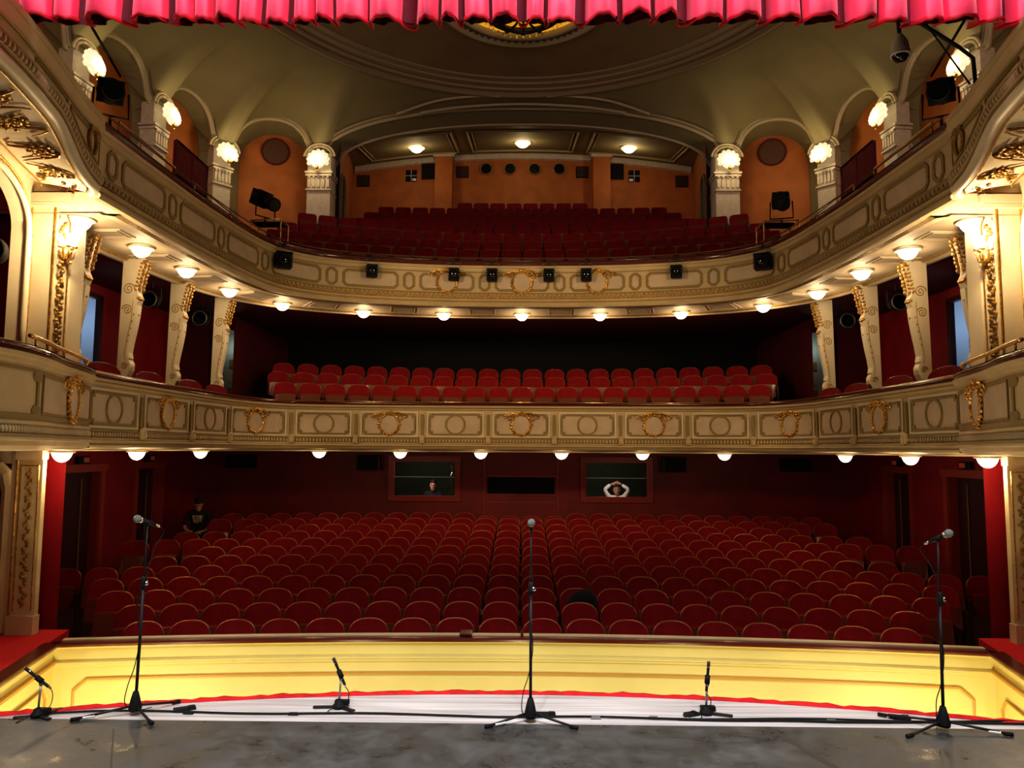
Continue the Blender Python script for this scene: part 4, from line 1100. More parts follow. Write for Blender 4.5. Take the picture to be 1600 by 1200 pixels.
# lunette soffits and orange walls
for sgn, nm in ((-1,'left'),(1,'right')):
    so = MB(); ow = MB(); edge = MB()
    for bi,(A,B,zs,zc) in enumerate(bays):
        s1 = arch_samples(A,B,zs,zc,24); off = outward(None,A,B,.50 if bi < 5 else .75)
        A2, B2 = Vector(A), Vector(B); d = (B2-A2).normalized(); L = (B2-A2).length
        inner_ = []
        for k,(x,y,z) in enumerate(s1):
            t = k/24; u = (.07+.86*t) if bi < 5 else (.13+.74*t); p = A2+(B2-A2)*u
            zz = (zs-.10)+(zc-.12-zs+.10)*math.sqrt(max(0,1-abs(2*t-1)**2.1))
            inner_.append((p.x+off.x,p.y+off.y,zz))
        so.grid([[ (sgn*-x if sgn>0 else x,y,z) for x,y,z in s1],[ ((-x if sgn>0 else x),y,z) for x,y,z in inner_]])
        # jambs below the springing
        for e_, j in ((0,0),(1,-1)):
            pa = s1[j]; pb = inner_[j]; q = [(pa[0],pa[1],zs),(pb[0],pb[1],zs-.10),(pb[0],pb[1],5.0),(pa[0],pa[1],5.0)]
            so.quad(*[((-x if sgn>0 else x),y,z) for x,y,z in q])
        rws = []
        for x,y,z in inner_: rws.append([((-x if sgn>0 else x),y,5.0),((-x if sgn>0 else x),y,z)])
        ow.grid(rws)
        edge.tube([((-x if sgn>0 else x),y,z) for x,y,z in [(inner_[0][0],inner_[0][1],5.0)]+inner_+[(inner_[-1][0],inner_[-1][1],5.0)]], .012, 4)
    so.build('wall_%s_lunettes' % nm,'vault',kind='structure',smooth=False); ow.build('wall_%s_gallery' % nm,'orange',kind='structure'); edge.build('trim_%d' % (8 if sgn<0 else 9),'vaultdk',kind='structure')

# pillars
for sgn, nm in ((-1,'left'),(1,'right')):
    for k,(x,y) in enumerate(PL[1:]):
        x *= -sgn if sgn > 0 else 1; 
        d = Vector((0-x, (12.0 if k < 5 else 4)-y)).normalized()
        if k < 4: d = Vector((-math.copysign(1,x),-.12)).normalized()
        if k == 4: d = Vector((-math.copysign(.9,x),-.75)).normalized()
        if k == 5: d = Vector((0,-1))
        rz = math.atan2(d.x,-d.y)*1.0
        r = empty('pillar', (x,y,0), rz, kind='structure')
        W_, D_ = (.60,.55) if k == 5 else (.46,.34)
        m2 = MB(); m2.box((0,.05,7.0),(W_,D_,4.1)); m2.build('shaft','stone',r)
        m2 = MB()
        for zc_, w_ in ((9.06,.70),(8.98,.66),(8.60,.64)): m2.box((0,.03,zc_),(w_-.6+W_,D_+.07,.05 if zc_ > 8.9 else .04))
        for i in range(5):
            xx = (-.24+.12*i)*W_/.6; yy = .05-D_/2-.02; m2.box((xx,yy,8.80),(.07*W_/.6,.05,.26)); m2.blob((xx,yy-.03,8.92),(.035,.03,.035),None,6,4)
        m2.box((0,.05,9.3),(W_,D_-.04,.55)); m2.build('capital','stone',r)
        # rounded hood above the shell lamp
        m2 = MB(); 
        for rr, th in ((.33,.035),(.40,.03)): m2.tube([(rr*math.cos(a),-.22,9.44+rr*.95*math.sin(a)) for a in [PI*(.04+.92*j/14) for j in range(15)]], th, 6)
        m2.build('hood_moulding','vaulttrim',r,smooth=True)
        if k >= 1:
            loc = Vector((x,y,9.28)) + Vector((d.x,d.y,0))*.34
            s = empty('shell_lamp', loc, rz, label='glowing scalloped shell lamp on a gallery pillar, %s side, %s' % (nm, ['','nearest the stage','second from the stage','third from the stage','at the corner','beside the rear arch'][k]), cat='lamp', group='shell lamps on the gallery pillars')
            if k == 1: s['label'] = 'glowing scalloped shell lamp half hidden by the %s box front' % nm
            m2 = MB(); N = 9; R0 = .30
            for j in range(N):
                a = PI*(-.12+1.24*j/(N-1)); c = (R0*.80*math.cos(a),-.02,.06+R0*.80*math.sin(a)*.95)
                m2.blob(c,(.060,.045,.060),None,8,5)
                m2.tube([(0,-.07,-.16),(c[0]*.55,-.12,c[2]*.5-.02),c],[.03,.06,.06],6)
            m2.blob((0,-.02,.03),(.19,.07,.19),None,12,8)
            m2.build('shell_shade','shell',s,smooth=True)
            m2 = MB(); m2.blob((0,-.10,-.15),(.05,.05,.07),None,8,5); m2.blob((0,-.10,-.25),(.02,.02,.03),None,6,4); m2.build('lamp_finial','gold',s,smooth=True)
            q = Vector(loc)+Vector((d.x,d.y,0))*.42
            plight('lamp_glow',(q.x,q.y,q.z-.02),15,(1,.76,.42),.1)

# rear recess behind the big arch
mb = MB(); rows = []
N = 40
fr1 = [(x,18.75,z) for x,y,z in rear]; fr2 = [(x*.965,19.35,ZS+(10.70-ZS)*((z-ZS)/(10.86-ZS))) for x,y,z in rear]
mb.grid([fr1,fr2]); mb.build('trim_10','vault',kind='structure',smooth=True)
mb = MB(); mb.tube(fr2,.05,6); mb.tube([(x*.985,y-.1,z-.07+.03) for x,y,z in fr2],.03,6); mb.build('trim_11','vaulttrim',kind='structure',smooth=True)
def rz_(x,y=23.2): return 10.72+.20*(y-19.4)-.0156*x*x
mb = MB(); mb.grid([[(x,19.36,rz_(x,19.36)) for x in [-5.4+10.8*k/24 for k in range(25)]],[(x,23.3,rz_(x)) for x in [-5.4+10.8*k/24 for k in range(25)]]])
mb.build('ceiling.004','vault',kind='structure',smooth=True)
mb = MB()
for (a,b) in ((-4.7,-2.0),(-1.55,1.55),(2.0,4.7)):
    for (ya,yb_,w) in ((20.0,22.7,.03),(20.12,22.58,.015)):
        i_ = 0 if ya == 20.0 else .12
        k_ = 8; P_ = [(a+i_+(b-a-2*i_)*t/k_,ya) for t in range(k_+1)]+[(b-i_-(b-a-2*i_)*t/k_,yb_) for t in range(k_+1)]
        mb.tube([(x,y,rz_(x,y)-.012) for x,y in P_],w,4,close=True)
mb.build('trim_12','vaulttrim',kind='structure')
mb = MB(); mb.grid([[(x,18.5,rz_(x,19.4)+.3) for x in [-5.4+10.8*k/24 for k in range(25)]],[(x,19.5,rz_(x,19.4)) for x in [-5.4+10.8*k/24 for k in range(25)]]]) 
mb.grid([[(x,19.36,z) for x,y,z in fr2],[(x,19.36,max(z,rz_(x,19.4))+.02) for x,y,z in fr2]])
mb.build('wall_arch_back','vault',kind='structure')
mb = MB(); mb.quad((-5.6,23.2,6),(5.6,23.2,6),(5.6,23.2,11.7),(-5.6,23.2,11.7))
for s_ in (-1,1): 
    mb.quad((s_*4.98,20.3,6),(s_*5.42,23.2,6),(s_*5.42,23.2,11.7),(s_*4.98,20.3,11.7)); mb.quad((s_*4.98,20.3,6),(s_*4.78,19.0,6),(s_*4.78,19.0,10.9),(s_*4.98,20.3,10.9))
mb.build('wall_back_gallery','orange',kind='structure')
mb = MB()
for x in (-2.48,2.48):
    mb.box((x,23.0,8.9),(.54,.4,5.0))
mb.build('wall_piers','orange',kind='structure')
mb = MB()
for x in (-2.48,2.48):
    mb.box((x,22.98,rz_(x)-.14),(.66,.46,.10)); mb.box((x,22.98,rz_(x)-.06),(.76,.5,.08))
for a,b in ((-5.35,-2.8),(-2.15,2.15),(2.8,5.35)):
    mb.grid([[(x,23.12,rz_(x)-.02) for x in [a+(b-a)*k/8 for k in range(9)]],[(x,23.12,rz_(x)-.20) for x in [a+(b-a)*k/8 for k in range(9)]],[(x,23.2,rz_(x)-.22) for x in [a+(b-a)*k/8 for k in range(9)]]])
mb.build('trim_13','stone',kind='structure')
# side doorways of the recess
for s_,c_ in ((-1,'black'),(1,'teal')):
    mb = MB(); dx_ = lambda y: s_*(4.765+(y-19.0)*.154)
    pts = [(dx_(19.2),19.2,6.3),(dx_(19.2),19.2,9.0)]+[(dx_(19.72-.52*math.cos(a)),19.72-.52*math.cos(a),9.0+.4*math.sin(a)) for a in [PI*k/8 for k in range(9)]]+[(dx_(20.24),20.24,6.3)]
    mb.add(pts,[tuple(range(len(pts)))]); r = empty('door_%d' % (9+(s_>0)),kind='structure'); mb.build('door_panel',c_,r)
    mb = MB(); mb.tube(pts,.05,5); mb.build('door_frame','vaultdk',r)
# recess lamps
rl_ = lamp_proto('ceiling_lamp',.19,'x')
for i,x in enumerate((-3.15,0,3.15)):
    o = rl_ if i == 0 else dup(rl_,(0,0,0))
    o.location = (x,21.5,rz_(x,21.5)-.02); o['label'] = 'glowing bowl lamp on the coffered ceiling above the top rows, %s' % ['left','middle','right'][i]; o['group'] = 'bowl lamps of the gallery recess'
    plight('lamp_glow',(x,21.5,rz_(x,21.5)-.36),14)
# speaker grilles, ports and projector openings on the back wall
for x,z in ((-5.08,10.55),(-1.92,10.85),(1.90,10.85),(5.06,10.55)):
    r = empty('wall_grille',(x,23.17,z),label='square slatted wall vent, %s of four on the orange gallery back wall' % {-5.08:'leftmost',-1.92:'second from left',1.90:'second from right',5.06:'rightmost'}[x],cat='vent',group='vents on the gallery back wall')
    m2 = MB()
    for k in range(7): m2.box((0,0,-.14+.047*k),(.36,.04,.022),rot=Matrix.Rotation(.5,3,'X'))
    for k in range(3): m2.box((-.12+.12*k,.01,0),(.012,.03,.34))
    m2.build('slats','ventdk',r); m2 = MB(); m2.box((0,.02,0),(.40,.01,.38)); m2.build('backing','black',r)
for x in (-3.55,3.55):
    r = empty('wall_grille',(x,23.17,10.72),label='small barred opening with a lit corner on the %s part of the gallery back wall' % ('left' if x<0 else 'right'),cat='vent',group='barred openings')
    m2 = MB(); m2.box((0,.02,0),(.36,.01,.38)); m2.build('backing','black',r)
    m2 = MB(); m2.box((0,0,0),(.02,.02,.36)); m2.box((0,0,0),(.36,.02,.02)); m2.build('bars','stone',r)
    m2 = MB(); m2.box((.10*(-1 if x>0 else 1),.0,-.13),(.12,.015,.08)); m2.build('lit_corner','whitelabel',r)
for x in (-2.98,2.98):
    r = empty('projection_port',(x,23.15,10.86),label='black square projection opening, %s of the middle on the gallery back wall' % ('left' if x<0 else 'right'),cat='opening')
    m2 = MB(); m2.box((0,.02,0),(.46,.02,.50)); m2.build('dark_hole','black',r)
    m2 = MB(); m2.tube([(-.24,0,-.26),(.24,0,-.26),(.24,0,.26),(-.24,0,.26)],.012,4,close=True); m2.build('surround','golddk',r)
for i,x in enumerate((-1.16,-.40,.38,1.17)):
    r = empty('porthole',(x,23.15,10.95),label='round dark porthole window, %s from the left on the gallery back wall' % ORD[i+1],cat='porthole',group='portholes of the projection room')
    m2 = MB(); m2.lathe([(.0,0),(.165,0)],c=(0,.02,0),seg=20,axis=(0,-1,0)); m2.build('porthole_glass','lens',r)
    m2 = MB(); m2.lathe([(.165,-.01),(.175,.02),(.20,.02),(.205,-.01)],c=(0,.01,0),seg=20,axis=(0,-1,0)); m2.build('porthole_ring','golddk',r,smooth=True)
# oval vents in the corner lunettes, with the cable below
for sgn, nm in ((-1,'left'),(1,'right')):
    c = Vector((sgn*6.42,19.06,9.93)); A = Vector((sgn*7.62,18.22,0)); B = Vector((sgn*5.2,18.75,0)); d = (B-A).normalized(); rzv = math.atan2(d.y,d.x)
    if sgn > 0: rzv += PI
    nrm = Vector((d.y,-d.x,0)); nrm = nrm if nrm.y < 0 else -nrm
    A2 = Vector((-7.37,18.08)); offv = outward(None,(-7.62,18.22),(-5.2,18.75),.75); mid = (Vector((-7.62,18.22))+Vector((-5.2,18.75)))/2+offv
    loc = Vector((sgn*-mid.x,mid.y,9.88))+nrm*.03
    r = empty('oval_vent',loc,math.atan2(nrm.x,-nrm.y),label='dark oval vent high on the orange wall of the %s rear corner' % nm,cat='vent',group='oval vents')
    m2 = MB(); m2.lathe([(0,.01),(.32,.01)],seg=28,axis=(0,-1,0),sc=(1,1)); m2.build('grille_disc','ventdk',r)
    m2 = MB(); m2.lathe([(.32,0),(.33,.03),(.36,.03),(.37,0)],seg=28,axis=(0,-1,0)); m2.build('vent_rim','reddark',r,smooth=True)
# round wall lamps (unlit) and signboards of the side gallery
for sgn, nm in ((-1,'left'),(1,'right')):
    r = empty('round_wall_lamp',(sgn*8.55,16.6,9.0),label='round unlit opal wall lamp inside the second lit arch, %s side' % nm,cat='wall lamp',group='unlit opal lamps of the side galleries')
    m2 = MB(); m2.blob((-sgn*.12,-.02,0),(.10,.17,.17),None,12,8); m2.build('globe','lampdk',r,smooth=True)
    m2 = MB(); m2.lathe([(0,0),(.12,0),(.13,.04),(.10,.06)],seg=14,axis=(-sgn,0,0)); m2.build('lamp_base','golddk',r)
    r = empty('round_wall_lamp',(sgn*9.0,14.0,9.7),label='small unlit bracket lamp high in the arch nearest the stage, %s side' % nm,cat='wall lamp')
    m2 = MB(); m2.blob((-sgn*.25,0,0),(.13,.13,.11),None,12,8); m2.build('globe','lampdk',r,smooth=True)
    m2 = MB(); m2.tube([(0,0,.1),(-sgn*.15,0,.16),(-sgn*.25,0,.10)],.015,5); m2.build('lamp_arm','golddk',r)
    r = empty('side_screen',(sgn*6.62,14.42,7.55),label='dark red board screen leaning behind the %s gallery rail between two pillars' % nm,cat='screen',group='red board screens')
    m2 = MB(); m2.box((0,-.36,0),(.06,.66,.66)); m2.box((0,.36,0),(.06,.66,.66)); m2.build('boards','reddark' if False else 'velvet3',r)
    m2 = MB(); m2.tube([(-sgn*.04,-.7,-.33),(-sgn*.04,.7,-.33),(-sgn*.04,.7,.33),(-sgn*.04,-.7,.33)],.02,4,close=True); m2.box((0,0,-1.2),(.05,1.3,1.7)); m2.build('board_frame','doordk',r)
# thin safety rails above the side parapets of the gallery
for sgn, nm in ((-1,'left'),(1,'right')):
    for k,(ya,yb_) in enumerate(((8.3,9.7),(10.3,11.7),(11.9,12.7))):
        if k == 2: continue
        r = empty('safety_rail',(sgn*4.66,(ya+yb_)/2,5.56),label='thin brass safety rail on the %s gallery parapet, %s from the stage' % (nm,ORD[k+1]),cat='rail',group='safety rails')
        h = (yb_-ya)/2; m2 = MB(); m2.tube([(0,-h,.0),(0,-h,.22),(0,h,.22),(0,h,0)],.012,5); m2.tube([(0,-h*.3,0),(0,-h*.3,.22)],.009,4); m2.build('rail_tube','brass',r,smooth=True)

# rosette and chandelier in the middle of the ceiling
r = empty('ceiling_rosette',(0,14.25,ZR+.20),label='round gilded ceiling rosette glowing amber behind the chandelier',cat='rosette'); 
m2 = MB(); m2.lathe([(1.80,.03),(1.80,-.12),(1.70,-.16),(1.66,-.10),(1.52,-.08),(1.50,-.13),(1.42,-.13),(1.40,-.02)],seg=64); m2.build('rosette_ring','vaulttrim',r,smooth=True)
m2 = MB(); m2.lathe([(1.60,-.092),(1.54,-.085)],seg=64); 
for k in range(64):
    a = 2*PI*k/64; m2.blob((1.60*math.cos(a),1.60*math.sin(a),-.10),(.05,.05,.03),None,5,3)
m2.build('rosette_beads','vaultdk',r)
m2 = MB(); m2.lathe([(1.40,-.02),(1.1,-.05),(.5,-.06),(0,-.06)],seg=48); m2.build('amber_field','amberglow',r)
r = empty('chandelier',(0,14.1,10.45),label='dark chandelier hanging from the amber ceiling rosette, mostly hidden by the curtain',cat='chandelier')
m2 = MB(); m2.tube([(0,0,.8),(0,0,0)],.05,8); m2.tube([(.95*math.cos(2*PI*k/32),.95*math.sin(2*PI*k/32),.30) for k in range(32)],.07,6,close=True)
m2.tube([(.55*math.cos(2*PI*k/24),.55*math.sin(2*PI*k/24),.05) for k in range(24)],.05,6,close=True)
for k in range(12):
    a = 2*PI*k/12; c, s_ = math.cos(a), math.sin(a)
    m2.tube([(0,0,.35),(.35*c,.35*s_,.10),(.75*c,.75*s_,.12),(1.0*c,1.0*s_,.30),(1.1*c,1.1*s_,.42)],.03,5); m2.blob((1.1*c,1.1*s_,.47),(.09,.09,.06),None,8,4)
    m2.blob((.8*c,.8*s_,.16),(.08,.08,.05),None,6,4)
m2.build('chandelier_frame','blackm',r,smooth=True)
m2 = MB()
for k in range(36):
    a = 2*PI*k/36; m2.blob((.97*math.cos(a),.97*math.sin(a),.16),(.02,.02,.05),None,5,3)
m2.build('crystal_drops','chrome',r); r.scale = (.82,.82,.9)

# ------------------------------------------------------------------ house curtain border (top of the picture)
r = empty('curtain_border',(0,5.9,0),label='crimson satin border curtain hanging in scalloped folds across the top',cat='curtain')
rn = random.Random(11); folds = []; x = -5.6
while x < 5.6:
    w = rn.uniform(.13,.27); folds.append((x,w,rn.uniform(.07,.15),rn.uniform(.012,.045),rn.random())); x += w+(rn.uniform(.02,.06) if rn.random() < .6 else rn.uniform(.08,.14))
def fold_y(x):
    for k,(a,w,amp,lf,s_) in enumerate(folds):
        nx = folds[k+1][0] if k+1 < len(folds) else a+w+.05
        if a <= x < nx:
            if x < a+w:
                t = (x-a)/w; return (-amp*(math.sin(PI*t)**.45)*(.55+.45*math.cos(PI*(t-.5)*1.0)), lf*math.sin(PI*t*1.0)+.012*math.sin(5*PI*t+s_*6), 0)
            t = (x-a-w)/max(1e-3,nx-a-w); return (.20*math.sin(PI*t)**.5, -.13*math.sin(PI*t)**.5, 1)
    return (0,0,0)
cols = []; hem = []; inn = []
nx_ = 900
for i in range(nx_+1):
    x = -5.5+11*i/nx_; dy, dz, _ = fold_y(x); zb = 5.55+.014*math.sin(x*1.3)-dz*.55-.012*math.sin(x*5.1)
    zb = zb + (.09 if False else 0)
    cols.append([(x+.012*math.sin(z*3+x*5),dy*(.9+.1*math.sin(z*2)),z) for z in (zb+.03,zb+.3,zb+.7,7.4)])
    hem.append([(x,dy-.004,zb+.035),(x,dy-.010,zb+.015),(x,dy-.002,zb),(x,dy+.012,zb+.01)])
mb = MB(); mb.grid(cols); mb.build('curtain_cloth','curtain',r,smooth=True)
mb = MB(); mb.grid(hem); mb.build('curtain_hem','hem',r,smooth=True)
mb = MB(); cols = []
for i in range(nx_//3+1):
    x = -5.5+11*i/(nx_//3); dy, dz, _ = fold_y(x-.09); cols.append([(x,.10+dy*.5,5.60-dz*.4+.01*math.sin(x*7)),(x,.10+dy*.5,7.4)])
mb.grid(cols); mb.build('curtain_lining',mat('dark_curtain_lining',(.10,.004,.012),.8),r,smooth=True)

# ------------------------------------------------------------------ microphone stands
def handheld(loc, dirv, label):
    d = Vector(dirv).normalized(); e = empty('microphone',loc,label=label,cat='microphone'); 
    m2 = MB(); m2.lathe([(.0,-.105),(.011,-.105),(.0125,-.095),(.0155,.0),(.021,.03)],seg=14,axis=d); m2.build('mic_body','blackp',e,smooth=True)
    m2 = MB(); m2.lathe([(.0215,.03),(.0235,.032),(.0235,.040),(.0215,.042)],seg=14,axis=d); m2.lathe([(.0,-.145),(.0095,-.145),(.0095,-.107),(.0,-.107)],seg=10,axis=d); m2.build('mic_ring','chrome',e,smooth=True)
    m2 = MB(); m2.blob(Vector(d)*.065,(.030,.030,.034),Vector((0,0,1)).rotation_difference(d).to_matrix(),14,9); m2.build('mic_grille','grille',e,smooth=True)
    return e, d
def micstand(x, y, h, legs, label, mdir, lean=(0,0), paper=True, clutch=.66, nm=''):
    e = empty('microphone_stand',(x,y,0),label=label,cat='microphone stand',group='tall microphone stands')
    tx, ty = lean; top = (tx,ty,h-.07)
    def at(z): t = z/(h-.07); return (tx*t,ty*t,z)
    m2 = MB(); m2.tube([at(.10),at(h*clutch)],.0115,10); m2.build('lower_pole','blackm',e,smooth=True)
    m2 = MB(); m2.tube([at(h*clutch),top],.0075,8); m2.build('upper_pole','blackm',e,smooth=True)
    m2 = MB(); m2.lathe([(0,-.045),(.017,-.045),(.021,-.02),(.021,.03),(.014,.05),(0,.05)],c=at(h*clutch),seg=12); m2.build('clutch','blackp',e,smooth=True)
    m2 = MB(); m2.lathe([(0,-.012),(.016,-.012),(.016,.012),(0,.012)],c=(tx+.02,ty-.02,h*clutch+.0),seg=10,axis=(.3,-1,0)); m2.build('clutch_knob','chrome',e,smooth=True)
    m2 = MB(); m2.lathe([(0,.03),(.045,.03),(.048,.05),(.036,.11),(.020,.17),(.014,.175)],seg=16); m2.build('base_hub','blackp',e,smooth=True)
    for a,l in legs:
        dx, dy = math.cos(a), math.sin(a)
        m2 = MB(); m2.tube([(dx*.03,dy*.03,.065),(dx*l*.5,dy*l*.5,.042),(dx*l,dy*l,.016)],.0095,8); g = m2.build('leg','blackm',e,smooth=True)
        m2 = MB(); m2.tube([(dx*(l-.03),dy*(l-.03),.017),(dx*(l+.03),dy*(l+.03),.015)],.0145,8); m2.build('rubber_foot','blackp',g,smooth=True)
    if paper:
        a,l = legs[0]; dx,dy = math.cos(a),math.sin(a); m2 = MB(); m2.tube([(dx*(l-.13),dy*(l-.13),.024),(dx*(l-.05),dy*(l-.05),.0195)],.0125,8); m2.build('tape_label','whitelabel',e)
    d = Vector(mdir).normalized(); c = Vector((x+tx,y+ty,h-.045)); 
    m2 = MB(); m2.tube([top,(tx,ty,h-.045)],.010,8); m2.tube([Vector((tx,ty,h-.045))-d*.045,Vector((tx,ty,h-.045))+d*.03],.0185,10); m2.build('mic_clip','blackp',e,smooth=True)
    m, dd = handheld(c+d*.03, mdir, 'handheld microphone with grey ball grille on the %s tall stand' % nm); 
    tail = c+d*(.03-.145)
    pts = [tail, tail-d*.04+Vector((0,0,-.04)), tail+Vector((0,0,-.22))*1+(c-tail)*Vector((.3,.3,0)) if False else tail.lerp(Vector((x+tx+.012,y+ty-.012,h-.5)),.45), Vector((x+tx*.7+.014,y+ty-.013,h-.52)), Vector((x+.016,y-.016,h*clutch-.02)),
           Vector((x-.018,y-.014,h*clutch-.15)),Vector((x+.016,y-.014,h*.38)),Vector((x-.012,y-.016,h*.24)),Vector((x-.055,y-.02,.22)),Vector((x-.065,y-.03,.09)),Vector((x-.02,y+.06,.012)),Vector((x+.06,y+.14,.008))]
    m2 = MB(); m2.tube(catmull([tuple(p) for p in pts],6),.0038,6); m2.build('microphone_cable','blackp',label='thin cable wound down the %s tall microphone stand' % nm,cat='cable',smooth=True)
    return e
R_ = math.radians
micstand(-2.95,5.90,1.50,[(R_(203),.40),(R_(-42),.30),(R_(50),.32)],'tall black microphone stand on three legs, left side of the stage',(-.42,-.80,.34),lean=(.03,.0),nm='left')
micstand(.08,5.84,1.49,[(R_(205),.34),(R_(-25),.35),(R_(90),.30)],'tall black microphone stand on three legs, middle of the stage',(0.0,-.9,.45),nm='middle')
micstand(3.12,5.75,1.44,[(R_(-14),.42),(R_(205),.36),(R_(140),.42)],'tall black microphone stand on three legs, right side of the stage',(.45,-.75,.45),lean=(.015,0),nm='right')

# small floor stands with pencil microphones
def ministand(x, y, tilt, legs, label, h=.20, nm=''):
    e = empty('low_microphone_stand',(x,y,0),label=label,cat='microphone stand',group='low microphone stands')
    m2 = MB(); m2.lathe([(0,0),(.05,0),(.05,.02),(.028,.045),(.014,.06)],seg=14); m2.box((.02,.02,.035),(.11,.05,.035)); m2.build('stand_base','blackp',e,smooth=False)
    for a,l in legs:
        m2 = MB(); m2.box((math.cos(a)*l/2,math.sin(a)*l/2,.010),(l,.034,.008),rz=a); m2.build('leg','blackm',e)
    m2 = MB(); m2.tube([(0,0,.04),(.01,0,h)],.008,8); m2.blob((.012,0,h),(.017,.017,.017),None,8,6); m2.build('stand_post','greym',e,smooth=True)
    d = Vector(tilt).normalized(); c = Vector((.012,0,h+.02))
    m2 = MB(); m2.tube([c-d*.01,c+d*.05],.021,8); m2.build('shock_clip','blackp',e,smooth=True)
    q = empty('pencil_microphone',(x+c.x,y+c.y,c.z),label='slim pencil microphone tilted on the low stand, %s' % nm,cat='microphone')
    m2 = MB(); m2.lathe([(0,-.07),(.010,-.07),(.011,-.06),(.011,.09),(.0125,.095),(.0125,.155),(.0,.158)],seg=12,axis=d); m2.build('mic_body','blackm',q,smooth=True)
    m2 = MB(); m2.lathe([(.0128,.11),(.0128,.118)],seg=12,axis=d); m2.lathe([(.0,-.095),(.008,-.095),(.008,-.07)],seg=10,axis=d); m2.build('mic_ring','chrome',q,smooth=True)
    t = Vector((x,y,0))+c-d*.09
    pts = [t,t+Vector((.03,-.02,-.04)),t+Vector((.02,-.03,-.12)),Vector((x+.03,y-.05,.02)),Vector((x-.05,y-.07,.008)),Vector((x-.06,y-.16,.007))]
    m2 = MB(); m2.tube(catmull([tuple(p) for p in pts],6),.0035,6); m2.build('microphone_cable','blackp',label='short looping cable of the low microphone stand, %s' % nm,cat='cable',smooth=True)
ministand(-3.66,5.84,(-.75,-.1,.62),[(R_(180+20),.16),(R_(-30),.16),(R_(60),.18)],'low microphone stand at the far left edge of the stage',.24,nm='far left')
ministand(-1.43,6.10,(-.42,.0,.9),[(R_(185),.20),(R_(-35),.17),(R_(80),.15)],'low microphone stand on the white boards, left of the middle stand',.22,nm='left of the middle')
ministand(1.45,6.05,(.10,.0,1.0),[(R_(200),.20),(R_(-20),.20),(R_(90),.15)],'low microphone stand on the white boards, right of the middle stand',.22,nm='right of the middle')
for i,(x,y,rz,w) in enumerate(((-2.62,6.02,.5,.16),(.20,5.98,0,.15),(2.92,6.0,-.25,.15),(1.33,6.02,.45,.1))):
    mb = MB(); mb.box((0,0,.008),(w,.07,.014)); mb.box((w*.3,0,.018),(w*.3,.05,.008)); o = mb.build('floor_pad','blackp',label='flat black pad on the stage boards behind the %s' % ['left tall microphone stand','middle tall microphone stand','right tall microphone stand','low microphone stand right of the middle'][i],cat='pad',group='flat black pads'); o.location = (x,y,0); o.rotation_euler = (0,0,rz)
# cable run with tape tabs along the apron
rn = random.Random(4)
pts = [(-3.62,5.86,.012)]+[(-3.3+i*.35,5.92+.018*math.sin(i*1.3)+(.02 if i < 9 else -.02*0),.009) for i in range(21)]+[(4.3,5.87,.009)]
mb = MB(); mb.tube(catmull(pts,5),.008,6); mb.build('cable_run','blackp',smooth=True,label='long black cable lying along the white stage boards',cat='cable')
mb = MB(); pts2 = [(1.2,5.90,.009)]+[(1.6+i*.4,5.885+.012*math.sin(i*2),.009) for i in range(7)]; mb.tube(catmull(pts2,5),.009,6); mb.build('cable_run','blackp',smooth=True,label='second thick cable beside the long one at the right of the stage boards',cat='cable')
for i,(x,y) in enumerate(((-2.55,5.93),(-1.74,5.93),(1.02,5.93),(2.36,5.90),(1.86,5.91),(3.85,5.90),(.58,5.92))):
    mb = MB(); mb.add([(x-.04,y-.015,.001),(x+.04,y-.015,.001),(x+.04,y+.015,.001),(x-.04,y+.015,.001),(x-.03,y-.008,.018),(x+.03,y-.008,.018),(x+.03,y+.008,.018),(x-.03,y+.008,.018)],[(0,1,5,4),(1,2,6,5),(2,3,7,6),(3,0,4,7),(4,5,6,7)])
    mb.build('tape_tab','blackp' if i in (0,1,4) else 'greym',label='small tape tab holding the cable, %s from the left' % ORD[[-2.55,-1.74,.58,1.02,1.86,2.36,3.85].index(x)+1],cat='tape',group='tape tabs on the cable')

# ------------------------------------------------------------------ stage lights
def par(loc, rz, tilt, label, s=1.0, fl=False):
    e = empty('spotlight',loc,rz,label=label,cat='spotlight',group='black spotlights of the upper gallery'); R = Matrix.Rotation(tilt,3,'X')
    T = lambda p: tuple(R @ (Vector(p)*s))
    m2 = MB(); m2.box((0,.02*s,0),(.20*s,.20*s,.24*s),rot=R)
    for k in range(4): m2.box(T((0,.02+.0,-.09+.06*k)),(.215*s,.16*s,.012*s),rot=R)
    m2.build('housing','blackp',e)
    m2 = MB(); m2.lathe([(.095*s,0),(.10*s,.05*s),(.088*s,.055*s),(.08*s,.0)],c=T((0,-.08,0)),seg=18,axis=R@Vector((0,-1,0))); m2.build('lens_rim','blackm',e,smooth=True)
    m2 = MB(); m2.blob(T((0,-.085,0)),(.075*s,.03*s,.075*s),R,14,8); m2.build('lens','lens',e,smooth=True)
    m2 = MB(); m2.tube([T((-.12,.02,0)),(-.125*s,.02,.22*s),(.125*s,.02,.22*s),T((.12,.02,0))],.008*s,6); m2.build('yoke','greym',e)
    m2 = MB(); m2.box((0,.02,.25*s),(.05*s,.06*s,.06*s)); m2.tube([(0,.02,.22*s),(0,.02,.30*s)],.012*s,6); m2.build('clamp','blackm',e)
    return e
for i,(px,s_) in enumerate([(-2.80,1),(-1.28,1),(-.56,1),(.50,1),(1.20,1),(2.86,1)]):
    q = SU(-px); p = UPP.at(q,.16,5.27); n = UPP.normal(q)
    e = par(p, math.atan2(n.x,-n.y), .12, 'black spotlight hung on the upper gallery front, %s from the left of six' % ORD[i+1], .95)
